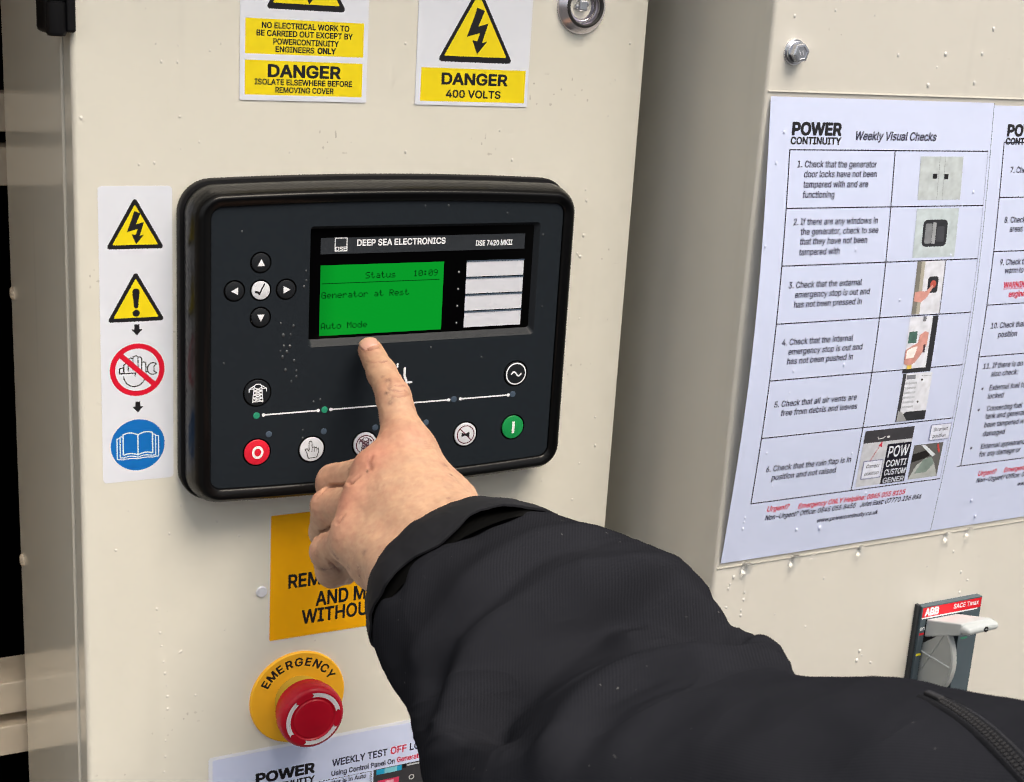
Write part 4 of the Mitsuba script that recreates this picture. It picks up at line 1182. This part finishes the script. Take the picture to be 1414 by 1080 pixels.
allj = np.array([j[0] for j in J.values()])
HV, HF = surface_nets(hand_sdf, allj.min(0) - 24, allj.max(0) + 24, 1.0)
for _ in range(2):                                   # back onto the surface
    HN = gradient(hand_sdf, HV)
    HV = HV - HN * hand_sdf(HV)[:, None]
CREASES = [([[-21.03, -56.27, -9.41], [-18.73, -58.05, -9.33], [-15.44, -57.43, -9.12]], 0.48, 0.605),
           ([[-24.89, -46.28, -11.25], [-23.52, -53.51, -10.37], [-21.40, -57.23, -9.96]], 0.225, 0.55),
           ([[-23.76, -83.17, -21.18], [-20.68, -85.78, -21.72], [-16.36, -85.42, -21.69], [-11.74, -81.56, -21.51]], 0.45, 0.605),
           ([[-22.55, -81.46, -18.89], [-19.15, -83.32, -19.49], [-14.49, -82.20, -19.57]], 0.39, 0.55),
           ([[-20.96, -79.55, -16.67], [-17.54, -80.70, -17.18], [-13.41, -79.48, -17.81]], 0.33, 0.55),
           ([[-22.45, -82.75, -19.97], [-18.44, -84.59, -20.62], [-13.26, -82.23, -20.52]], 0.27, 0.495),
           ([[-15.79, -82.41, -19.13], [-14.06, -82.67, -20.34], [-16.79, -84.98, -21.21]], 0.225, 0.495),
           ([[-20.94, -72.79, -14.48], [-21.48, -77.12, -15.57], [-23.29, -78.79, -17.28]], 0.225, 0.55),
           ([[-23.87, -35.28, -4.62], [-23.81, -39.94, -5.84], [-21.50, -44.91, -5.51], [-16.80, -45.30, -4.46], [-12.90, -40.17, -4.06]], 0.825, 0.55),
           ([[-18.54, -117.17, -37.71], [-14.73, -115.97, -38.12], [-10.18, -113.31, -39.58]], 0.15, 0.495),
           ([[-19.00, -118.27, -38.37], [-15.28, -117.27, -38.71], [-11.00, -115.17, -39.98]], 0.15, 0.495),
           ([[-19.45, -119.37, -39.02], [-15.80, -118.52, -39.32], [-11.71, -116.82, -40.45]], 0.15, 0.495),
           ([[-19.92, -120.52, -39.66], [-16.32, -119.76, -39.93], [-12.38, -118.36, -40.95]], 0.15, 0.495),
           ([[-20.43, -121.74, -40.27], [-16.87, -121.05, -40.51], [-13.04, -119.89, -41.46]], 0.15, 0.495),
           ([[-44.68, -111.45, -44.29], [-47.25, -114.10, -47.20], [-48.28, -119.01, -50.27]], 0.375, 1.32),
           ([[-67.97, -104.89, -108.89], [-65.70, -106.91, -108.08], [-64.14, -109.13, -106.48]], 0.3, 0.55),
           ([[-69.92, -96.89, -110.90], [-69.30, -103.54, -108.94], [-67.38, -106.51, -107.82]], 0.3, 0.55),
           ([[-68.99, -115.32, -99.66], [-65.86, -113.58, -103.23], [-60.72, -105.05, -109.83]], 0.375, 0.77),
           ([[-53.23, -115.45, -53.75], [-57.84, -115.18, -57.76], [-52.42, -90.89, -67.87], [-55.66, -77.43, -72.55], [-61.03, -80.85, -74.14], [-64.51, -81.54, -77.70]], 1.35, 0.99),
           ([[-65.84, -126.77, -70.33], [-68.90, -127.81, -73.56], [-57.60, -84.33, -94.37], [-59.30, -77.71, -98.77], [-69.83, -98.63, -92.07]], 1.35, 0.99),
           ([[-69.76, -114.71, -99.06], [-67.48, -115.23, -101.21], [-61.63, -106.51, -108.42], [-56.00, -100.73, -114.49]], 1.2, 0.99)]
disp = np.zeros(len(HV))
crease_ink = np.zeros(len(HV))
for line, depth, width in CREASES:
    d, t = seg_dist(HV, line)
    fade = np.clip(np.minimum(t, 1 - t) * 6 + 0.25, 0, 1)
    disp -= depth * np.exp(-(d / width) ** 2) * fade
    disp += 0.35 * depth * np.exp(-((d - 2.2 * width) / (1.3 * width)) ** 2) * fade
    crease_ink += np.exp(-(d / (0.9 * width)) ** 2) * fade * min(1.0, depth / 0.4)
disp += 0.9 * (meshkit.fbm(HV / 8.0, 3, 3) - 0.5) + 0.45 * (meshkit.fbm(HV / 2.6, 3, 5) - 0.5)
HV = HV + HN * disp[:, None]
# skin colour: warmer over the knuckles and the finger tip, blotchy, with grease marks
base = np.array([0.432, 0.262, 0.175])
col = np.tile(base, (len(HV), 1))
red = np.zeros(len(HV))
for n, r, w in (('mi', 17, 0.6), ('mm', 15, 0.9), ('mr', 14, 0.9), ('mp', 13, 0.7), ('i1', 11, 0.45), ('i3', 12, 0.9), ('m1', 12, 0.5), ('r1', 12, 0.5), ('p1', 10, 0.4)):
    red += w * np.exp(-(np.linalg.norm(HV - (J[n][0] + BACK * J[n][1]), axis=1) / r) ** 2)
red = np.clip(red + 1.1 * (meshkit.fbm(HV / 11.0, 4, 11) - 0.45), 0, 1.2)
col *= 1 - red[:, None] * np.array([0.03, 0.22, 0.20])
pale = np.clip(meshkit.fbm(HV / 5.0, 4, 21) - 0.42, 0, 1)
col *= 1 + pale[:, None] * np.array([0.30, 0.36, 0.26])
mott = meshkit.fbm(HV / 1.9, 3, 61) - 0.5
col *= 1 + mott[:, None] * np.array([0.20, 0.34, 0.38])
col *= 1 - np.clip(crease_ink, 0, 1)[:, None] * np.array([0.22, 0.36, 0.40])
grime = np.zeros(len(HV))
for c, r, w in [([-24.86, -80.71, -20.07], 1.6, 1.2), ([-25.55, -86.41, -24.70], 1.5, 0.7), ([-22.14, -74.32, -15.13], 2, 0.55), ([-22.77, -68.51, -14.63], 1.2, 0.5), ([-23.81, -84.85, -22.42], 2.2, 0.5), ([-22.54, -79.88, -17.61], 2, 0.5), ([-71.12, -132.50, -90.77], 1.5, 1), ([-71.75, -129.41, -90.13], 2, 0.6), ([-66.25, -120.76, -98.48], 2.2, 0.6), ([-69.58, -160.30, -90.06], 1.2, 1), ([-70.06, -159.76, -86.47], 2.6, 0.7), ([-70.53, -147.12, -90.04], 1.6, 0.6), ([-67.88, -161.37, -76.97], 2, 0.5), ([-73.00, -106.45, -98.35], 2, 0.5), ([-68.38, -104.36, -109.04], 3, 0.6), ([-13.52, -142.57, -48.63], 1, 1.2), ([-11.93, -132.47, -46.96], 2.5, 0.4), ([-26.49, -167.56, -50.90], 0.8, 1), ([-50.04, -116.95, -51.37], 1, 1.1), ([-50.74, -92.95, -58.11], 1.4, 0.5)]:
    d = np.linalg.norm(HV - np.array(c), axis=1)
    grime += w * np.exp(-(d / r) ** 2) * np.clip(3.2 * meshkit.fbm(HV / 1.3, 3, 31) - 0.9, 0, 1)
grime += 0.10 * np.clip(3 * meshkit.fbm(HV / 7.0, 4, 43) - 1.3, 0, 1)
grime += 0.35 * np.clip(1.4 * crease_ink, 0, 1) * np.clip(2.4 * meshkit.fbm(HV / 3.0, 2, 44) - 0.7, 0, 1)
col = col * (1 - np.clip(grime, 0, 0.85)[:, None]) + np.clip(grime, 0, 0.85)[:, None] * np.array([0.10, 0.06, 0.045])


def skin_grain(p, n, uv):
    a = voronoi3(p * 1000 * 0.9)
    return a


def voronoi3(q):
    d1, d2, _ = mikit.voronoi(q.x + 0.6 * q.y, q.z - 0.5 * q.y)
    return 0.6 * (d2 - d1) + 0.5 * noise(q.x * 2.2, q.y * 2.2, q.z * 2.2)


scene['skin'] = two(bump(pr(VC, 0.46, 0.42, sheen=0.25), skin_grain, 0.0003, 1e-4))
scene['nail'] = two(pr((0.50, 0.275, 0.215), 0.28, 0.5, clearcoat=0.3))
man = thing('person', 'person in a black jacket pointing at the controller screen with an extended index finger', 'person')
hk = obj('hand', (HV, HF), 'skin', man, smooth=True, color=np.clip(col, 0, 0.9))
labels[hk] = {'label': 'left hand, grease marked, index finger pressed below the screen'}

# finger nail: a thin curved plate lying on the tip of the index finger
tip, dip = J['i3'][0], J['i2'][0]
ax_ = (tip - dip) / np.linalg.norm(tip - dip)
nb = np.array([-0.36, -0.90, 0.70])
nb = nb - ax_ * (nb @ ax_)
nb /= np.linalg.norm(nb)
sd = np.cross(ax_, nb)
nu, nv = 15, 17
us, vs = np.meshgrid(np.linspace(-1, 1, nu), np.linspace(-1, 1, nv), indexing='ij')
wid = 5.6 * np.sqrt(np.clip(1 - np.abs(vs) ** 3.2 * 0.55, 0, 1))
NP_ = tip + nb * 14 + sd * (us * wid)[..., None] + ax_ * (0.9 + vs * 5.6)[..., None]
NP_ = NP_.reshape(-1, 3)
for _ in range(24):
    NP_ = NP_ - nb * (hand_sdf(NP_) * 0.8)[:, None]
NN = gradient(hand_sdf, NP_)
edge = np.maximum(np.abs(us), np.abs(vs)).reshape(-1)
NP_ = NP_ + NN * (0.6 - 0.95 * np.clip((edge - 0.86) / 0.14, 0, 1) ** 2)[:, None]
nf = np.array([(i * nv + j, i * nv + j + 1, (i + 1) * nv + j + 1, (i + 1) * nv + j) for i in range(nu - 1) for j in range(nv - 1)])
nl = obj('finger_nail', (NP_, nf), 'nail', man, smooth=True)

# ------------------------------------------------------------------ jacket sleeve: rings (centre, half axis across, half axis towards the viewer's side)
RINGS = np.array([[[0, 0, 0], [-32.12, -169.48, -78.58], [25.60, -5.14, 27.09], [-29.24, -14.42, 16.63]],
                  [[1, 0, 0], [-27.43, -187.97, -84.45], [35.96, -8.49, 34.02], [-34.97, -15.74, 25.10]],
                  [[2, 0, 0], [-21.57, -218.26, -88.42], [46.17, -12.75, 37.83], [-37.47, -23.91, 24.82]],
                  [[3, 0, 0], [-14.33, -255.30, -89.06], [57.32, -18.94, 37.13], [-37.71, -32.52, 26.99]],
                  [[3.5, 0, 0], [-15.71, -272.83, -94.69], [61.25, -22.36, 32.95], [-33.27, -34.47, 32.05]],
                  [[4, 0, 0], [-20.36, -288.31, -99.40], [61.93, -23.78, 29.62], [-26.53, -37.67, 37.08]],
                  [[4.5, 0, 0], [-23.11, -302.59, -97.11], [63.06, -23.65, 31.93], [-24.74, -39.61, 37.68]],
                  [[5, 0, 0], [-23.78, -317.28, -96.28], [65.69, -24.74, 32.95], [-24.61, -40.19, 39.77]],
                  [[5.5, 0, 0], [-25.56, -336.59, -97.08], [63.39, -23.28, 33.66], [-26.96, -38.47, 44.98]],
                  [[6, 0, 0], [-29.35, -354.08, -99.22], [59.10, -21.21, 32.95], [-26.91, -37.74, 51.11]],
                  [[7, 0, 0], [-25.42, -407.88, -87.71], [49.50, -12.32, 44.83], [-33.51, -32.55, 48.89]],
                  [[8, 0, 0], [-17.17, -451.23, -80.53], [43.70, -6.58, 53.20], [-39.42, -27.97, 45.94]],
                  [[9, 0, 0], [-6.63, -490.17, -74.14], [37.54, -1.60, 58.50], [-43.20, -24.57, 42.83]],
                  [[10, 0, 0], [11.18, -543.68, -64.28], [30.46, 4.37, 65.41], [-49.53, -20.33, 38.09]]])
FOLDS = [([[-27.20, -421.29, -30.45], [-27.92, -402.43, -37.35], [-34.51, -391.51, -41.39], [-44.93, -386.14, -45.60], [-55.97, -383.37, -50.59], [-74.41, -387.62, -60.98], [-84.74, -384.24, -74.63]], -2, 2),
         ([[34.17, -258.65, -47.88], [-6.37, -263.00, -42.92], [-41.98, -263.02, -54.18], [-63.60, -267.06, -69.96], [-77.45, -275.01, -86.95]], 6, 16),
         ([[29.12, -317.46, -57.40], [8.51, -316.69, -50.11], [-8.49, -317.39, -50.44], [-25.81, -317.03, -53.98]], 7, 12),
         ([[22.61, -306.60, -49.69], [1.53, -311.13, -48.18], [-15.89, -311.67, -50.37]], -3, 7),
         ([[20.73, -381.14, -52.35], [2.15, -383.52, -41.79]], 3, 8),
         ([[-61.06, -232.30, -63.69], [-50.70, -244.16, -57.58], [-35.75, -250.22, -50.28]], 1.5, 9),
         ([[-75.16, -246.25, -83.18], [-68.09, -248.50, -73.45], [-58.65, -256.75, -64.86]], -1.5, 7),
         ([[-79.35, -267.22, -90.88], [-72.62, -274.13, -80.13], [-64.44, -277.31, -71.27]], 1.5, 8),
         ([[-59.25, -399.24, -47.60], [-52.73, -409.12, -41.78], [-44.21, -418.77, -35.49]], -1.6, 8),
         ([[-61.22, -401.38, -48.21], [-65.75, -407.61, -50.03], [-69.62, -409.96, -53.02]], -1.6, 8),
         ([[-62.96, -428.92, -44.14], [-56.74, -439.70, -37.13], [-46.68, -443.95, -29.46]], 1.5, 14),
         ([[-31.38, -469.69, -16.40], [-43.67, -471.88, -22.80], [-52.80, -476.89, -30.25]], -3, 18),
         ([[-26.65, -485.14, -11.99], [-36.94, -489.05, -16.88], [-44.65, -492.76, -22.63]], 2, 18),
         ([[26.51, -320.73, -56.94], [15.49, -321.30, -52.72], [3.66, -322.85, -51.28]], -1.8, 3),
         ([[26.44, -311.62, -53.28], [14.05, -309.87, -48.72], [2.60, -311.01, -48.14]], 1.5, 4),
         ([[-0.17, -365.64, -44.28], [-6.20, -362.72, -45.13], [-18.19, -363.16, -46.51]], -2, 3.5),
         ([[-68.24, -318.80, -75.58], [-62.57, -316.38, -71.81], [-56.72, -316.92, -67.97]], -1.5, 4),
         ([[-81.98, -318.16, -87.97], [-77.59, -320.45, -82.96], [-70.45, -317.05, -77.57]], 1.4, 4),
         ([[-85.22, -363.85, -78.07], [-80.57, -363.42, -73.16], [-73.24, -363.15, -67.36]], -1.5, 4),
         ([[-61.49, -386.24, -52.31], [-62.01, -400.08, -49.00], [-64.22, -410.39, -48.34]], -1.5, 4),
         ([[-49.08, -395.36, -44.20], [-53.56, -407.90, -42.49], [-58.70, -418.74, -42.74]], -1.2, 5),
         ([[-41.78, -217.32, -48.00], [-39.44, -229.34, -49.10], [-34.30, -240.90, -48.75]], -1, 4),
         ([[-8.07, -246.13, -43.31], [-19.60, -246.79, -44.98], [-29.46, -249.30, -47.82]], 1.2, 6),
         ([[-42.12, -441.46, -27.75], [-49.04, -436.17, -32.73], [-56.70, -435.81, -37.81]], -1.6, 7)]
SAWS = [([[45.0, -283.2, -55.3, 3.206], [30.2, -289.9, -47.2, 3.146], [0.0, -298.3, -44.9, 3.146], [-18.1, -295.8, -47.5, 3.066], [-27.1, -298.8, -50.9, 3.146], [-44.5, -301.7, -59.3, 3.307], [-57.7, -302.5, -67.8, 3.467], [-68.2, -301.6, -76.4, 3.627], [-77.8, -302.8, -86.6, 3.928], [-85.2, -307.1, -95.3, 4.329], [-91.9, -298.8, -113.1, 4.649], [-89.2, -289.3, -128.8, 4.890]], [-66, -50, -36, -5, 1, 9, 30], [0, 3.5, -9, 5, 5, -3, 0]),
        ([[-8.8, -391.5, -40.0, 5.852], [-17.6, -383.8, -40.8, 5.571], [-27.0, -372.8, -45.4, 5.271], [-40.1, -365.7, -51.1, 5.150], [-54.3, -363.8, -56.9, 5.230], [-65.9, -368.6, -60.8, 5.491], [-76.0, -376.3, -65.0, 5.872], [-85.4, -378.6, -76.0, 6.132], [-89.4, -379.1, -85.8, 6.273]], [-100, -84, -64, -6, 1, 8, 30], [0, 4, -17, 6.5, 6.5, -2.5, 0])]
RS = RINGS[:, 0, 0]
CS = CubicSpline(RS, RINGS[:, 1:, :].reshape(len(RS), -1), bc_type='natural')


def sleeve(s, th):
    q = CS(s).reshape(-1, 3, 3)
    return q[:, 0] + np.cos(th)[:, None] * q[:, 1] + np.sin(th)[:, None] * q[:, 2]


def grid_mesh(ns, nt, s0, s1):
    s, t = np.meshgrid(np.linspace(s0, s1, ns), np.arange(nt) / nt * 2 * np.pi, indexing='ij')
    f = []
    i, j = np.meshgrid(np.arange(ns - 1), np.arange(nt), indexing='ij')
    k = (j + 1) % nt
    f = np.stack([i * nt + j, (i + 1) * nt + j, (i + 1) * nt + k, i * nt + k], -1).reshape(-1, 4)
    return s.ravel(), t.ravel(), f


def grid_normals(V, ns, nt):
    G = V.reshape(ns, nt, 3)
    ds = np.gradient(G, axis=0)
    dt = np.roll(G, -1, 1) - np.roll(G, 1, 1)
    n = np.cross(dt, ds)
    n /= np.maximum(np.linalg.norm(n, axis=-1, keepdims=True), 1e-9)
    c = G.mean(1, keepdims=True)
    if ((G - c) * n).sum() < 0:
        n = -n
    return n.reshape(-1, 3)


NS, NTH = 620, 420
sS, sT, sF = grid_mesh(NS, NTH, 0.6, RS[-1])
SV = sleeve(sS, sT)
SN = grid_normals(SV, NS, NTH)
sd_ = np.zeros(len(SV))
for line, amp, wid in FOLDS:
    line = np.asarray(line)
    if len(line) > 3:
        line = CubicSpline(np.arange(len(line)), line)(np.linspace(0, len(line) - 1, 36))
    lo_, hi_ = line.min(0) - 4 * wid, line.max(0) + 4 * wid
    m = ((SV > lo_) & (SV < hi_)).all(1)
    d, t = seg_dist(SV[m], line)
    fade = np.clip(np.minimum(t, 1 - t) * 4.5 + 0.05, 0, 1)
    fade = fade * fade * (3 - 2 * fade)
    sd_[m] += amp * np.exp(-(d / wid) ** 2) * fade
for line, xs_, ys_ in SAWS:                 # overlapping folds: a long slope into the fold, a short steep rise to its lip
    line = CubicSpline(np.arange(len(line)), np.array(line))(np.linspace(0, len(line) - 1, 40))
    d, t = seg_dist(SV, line[:, :3])
    L = np.r_[0, np.cumsum(np.linalg.norm(np.diff(line[:, :3], axis=0), axis=1))]
    d = d * np.sign(sS - np.interp(t, L / L[-1], line[:, 3]))
    fade = np.clip(np.minimum(t, 1 - t) * 5.0, 0, 1)
    sd_ += np.interp(d, xs_, ys_) * fade * fade * (3 - 2 * fade)
sd_ = gaussian_filter(sd_.reshape(NS, NTH), (5, 4), mode=('nearest', 'wrap')).ravel()
sd_ += 2.4 * (meshkit.fbm(SV / 38.0, 2, 71) - 0.5) + 0.35 * (meshkit.fbm(SV / 9.0, 2, 72) - 0.5)
# finer wrinkles that run round the arm, most of them near the elbow
wq = np.c_[sS * 2.0, 1.7 * np.cos(sT), 1.7 * np.sin(sT)]
wq = wq + 0.5 * (meshkit.fbm(wq * 1.3, 2, 81)[:, None] - 0.5)
ridge = 1 - np.abs(2 * meshkit.fbm(wq, 2, 82) - 1)
sd_ += (1.5 * (ridge ** 2 - 0.7)) * np.clip((sS - 1.2) / 1.5, 0, 1) * np.where(sS > 6, 0.3, 1.0)
# tucked under the cuff band, which gapes at three places
lift = [(1.05, 0.20, 4.5), (0.72, 0.2, 4.0), (1.9, 0.14, 3.0)]


def gape(th):
    o = np.zeros(len(th))
    for a0, w0, h0 in lift:
        o += h0 * np.exp(-(((th - a0 + np.pi) % (2 * np.pi) - np.pi) / w0) ** 2)
    return o


sd_ -= 2.6 * np.clip((1.45 - sS) / 0.3, 0, 1) + 1.3 * gape(sT) * np.exp(-((sS - 1.2) / 0.32) ** 2)
SV = SV + SN * sd_[:, None]
arc_ = sT / (2 * np.pi)
SUV = np.c_[arc_, sS]


def weave(p, uv):
    # the ribs of the cloth: straight in the forearm panel, along the arm above the seam
    q1 = (p.x * 0.86 - p.y * 0.50 + p.z * 0.10) * 760.0
    q2 = (uv.x + uv.y * 0.035) * 330.0
    q = dr.select(uv.y < 5.9, q1, q2) + 0.7 * noise(p.x * 90, p.y * 90, p.z * 90)
    w = dr.abs(q - dr.floor(q) - 0.5) * 2
    return mix1(0.5, w, smoothstep(0.3, 0.62, fbm(p.x * 26, p.y * 26, p.z * 26, 2)) * dr.select(uv.y < 5.9, 0.75, 0.4))


def mix1(a, b, t):
    return a * (1 - t) + b * t


def rib(p, n, uv):
    return weave(p, uv) * (0.5 + 0.5 * noise(p.x * 160, p.y * 160, p.z * 160)) + 0.5 * noise(p.x * 900, p.y * 900, p.z * 900)


def cloth(p, n, uv):
    m = fbm(p.x * 22, p.y * 22, p.z * 22, 3)
    c = mi.Color3f(0.0172, 0.0179, 0.0222) * (0.72 + 0.46 * m) * (0.66 + 0.62 * weave(p, uv))
    lint = smoothstep(0.93, 0.97, noise(p.x * 420, p.y * 420, p.z * 420)) * smoothstep(0.5, 0.75, noise(p.x * 40, p.y * 40, p.z * 40))
    return mix(c, mi.Color3f(0.12, 0.12, 0.12), 0.6 * lint)


scene['jacket'] = two(bump({'type': 'diffuse', 'reflectance': proc(cloth)}, rib, 0.00009, 2e-4))
scene['jacket_hem'] = two(bump(pr((0.0115, 0.0120, 0.0150), 0.7, 0.12, sheen=0.15), lambda p, n, uv: fbm(p.x * 260, p.y * 260, p.z * 260, 2), 0.00025, 2e-4))
scene['zip_black'] = two(pr((0.012, 0.012, 0.014), 0.5, 0.3))
scene['zip_teeth'] = two(pr((0.016, 0.016, 0.018), 0.55, 0.2))
# uv seam lies at the back of the arm
sl_ = obj('sleeve', (SV, sF), 'jacket', man, smooth=True, uv=SUV)
labels[sl_] = {'label': 'creased black ribbed jacket sleeve'}
# cuff band: its free edge stands off the sleeve
NC, NCT = 44, 420
cS, cT, cF = grid_mesh(NC, NCT, 0.0, 1.0)
u = cS.copy()
open_ = gape(cT)
wave = 0.5 * np.sin(cT * 5 + 1.0) + 0.4 * np.sin(cT * 9 + 2.2)
un = np.where(u < 0.80, u / 0.80, 1.0)                  # 0..1 along the outside, then the edge turns in
CVs = sleeve(np.clip(0.05 * wave * (1 - un) + un * (1.25 + 0.10 * wave + 0.012 * open_), -0.1, 1.5), cT)
CN = grid_normals(sleeve(cS * 1.25, cT), NC, NCT)
h = 0.7 + (un ** 1.6) * (0.3 + 0.75 * open_) + 0.5 * np.sin(un * np.pi) * wave
turn = np.clip((u - 0.80) / 0.20, 0, 1)
h = h - turn * 1.3
h = np.where(u < 0.06, h - 2.4 * (1 - u / 0.06) ** 2, h)
CVs = CVs + CN * (h + 2.4 * (meshkit.fbm(CVs / 11.0, 3, 77) - 0.5))[:, None]
cu = obj('cuff', (CVs, cF), 'jacket_hem', man, smooth=True)
labels[cu] = {'label': 'turned black hem band at the wrist with a gaping edge'}
iS, iT, iF = grid_mesh(12, 200, 0.0, 1.4)
IV = sleeve(iS, iT)
IV = IV - grid_normals(IV, 12, 200) * 1.6
obj('cuff_lining', (IV, iF), 'groove_black', man, smooth=True)

# zip of the sleeve pocket
ZP = np.array([[[-7.67, -476.24, -9.69], [-0.04, 0.24, 0.97]], [[-9.69, -486.92, -7.22], [-0.12, 0.23, 0.97]], [[-13.03, -499.31, -5.02], [-0.23, 0.20, 0.95]], [[-16.76, -511.90, -3.84], [-0.36, 0.15, 0.92]], [[-20.23, -523.41, -3.86], [-0.47, 0.10, 0.88]], [[-22.70, -533.64, -4.46], [-0.56, 0.05, 0.83]]])          # points on the cloth and the direction out of it
zc = CubicSpline(np.arange(len(ZP)), ZP.reshape(len(ZP), -1))
L_ = np.linspace(0, len(ZP) - 1, 400)
q = zc(L_).reshape(-1, 2, 3)
zp, zn = q[:, 0], q[:, 1] / np.linalg.norm(q[:, 1], axis=1, keepdims=True)
zt = np.gradient(zp, axis=0)
zt /= np.linalg.norm(zt, axis=1, keepdims=True)
zb = np.cross(zt, zn)
prof = [(-3.8, -1.7), (-3.2, -0.5), (-2.2, 0.0), (-1.6, -0.4), (1.6, -0.4), (2.2, 0.0), (3.2, -0.5), (3.8, -1.7)]
v = np.vstack([zp + zb * a + zn * (b + 1.0) for a, b in prof])
n = len(zp)
f = np.array([(i * n + j, i * n + j + 1, (i + 1) * n + j + 1, (i + 1) * n + j) for i in range(len(prof) - 1) for j in range(n - 1)])
zi_ = obj('zip', (v, f), 'jacket_hem', man, smooth=45)
dist = np.r_[0, np.cumsum(np.linalg.norm(np.diff(zp, axis=0), axis=1))]
teeth = []
bx = rbox(-0.5, 0.5, -0.72, 0.72, -0.4, 0.4, 0.2)
for k in range(int((dist[-1] - 9) / 1.75)):
    for sgn in (-1, 1):
        u = 9 + 1.75 * k + (0.87 if sgn > 0 else 0)
        o = [np.interp(u, dist, zp[:, c]) for c in range(3)]
        i = int(np.searchsorted(dist, u))
        R3 = np.c_[zt[min(i, n - 1)], zb[min(i, n - 1)], zn[min(i, n - 1)]]
        teeth.append((np.array(bx.vertices) @ R3.T + o + zb[min(i, n - 1)] * sgn * 0.8 + zn[min(i, n - 1)] * 0.75, bx.faces))
tk = obj('teeth', join(teeth), 'zip_teeth', zi_)
labels[tk] = {'label': 'small dark zip teeth', 'kind': 'stuff'}
i = int(np.searchsorted(dist, 4.5))
R3 = np.c_[zt[i], zb[i], zn[i]]
sl = rbox(-4.0, 4.2, -1.3, 1.3, -0.7, 1.0, 0.6)
obj('slider', (np.array(sl.vertices) @ R3.T + zp[i] + zn[i] * 0.8, sl.faces), 'zip_teeth', zi_, smooth=40)

# the jacket's body, beside and below the camera: it carries the arm
tz = np.linspace(0, 1, 40)
ta = np.arange(64) / 64 * 2 * np.pi
end = sleeve(np.full(60, RS[-1]), np.linspace(0, 2 * np.pi, 60)).mean(0)
rings = []
for q in tz:
    z = -1050 + q * (end[2] + 90 + 1050)
    w = 1.0 if q < 0.72 else math.sqrt(max(0.0, 1 - ((q - 0.72) / 0.28) ** 2)) * 0.86 + 0.14
    rings.append(np.c_[end[0] + 210 + 250 * w * np.cos(ta), end[1] - 150 + 150 * w * np.sin(ta), np.full(64, z)])
obj('jacket_body', loft(rings, True), 'jacket_hem', man, smooth=True)
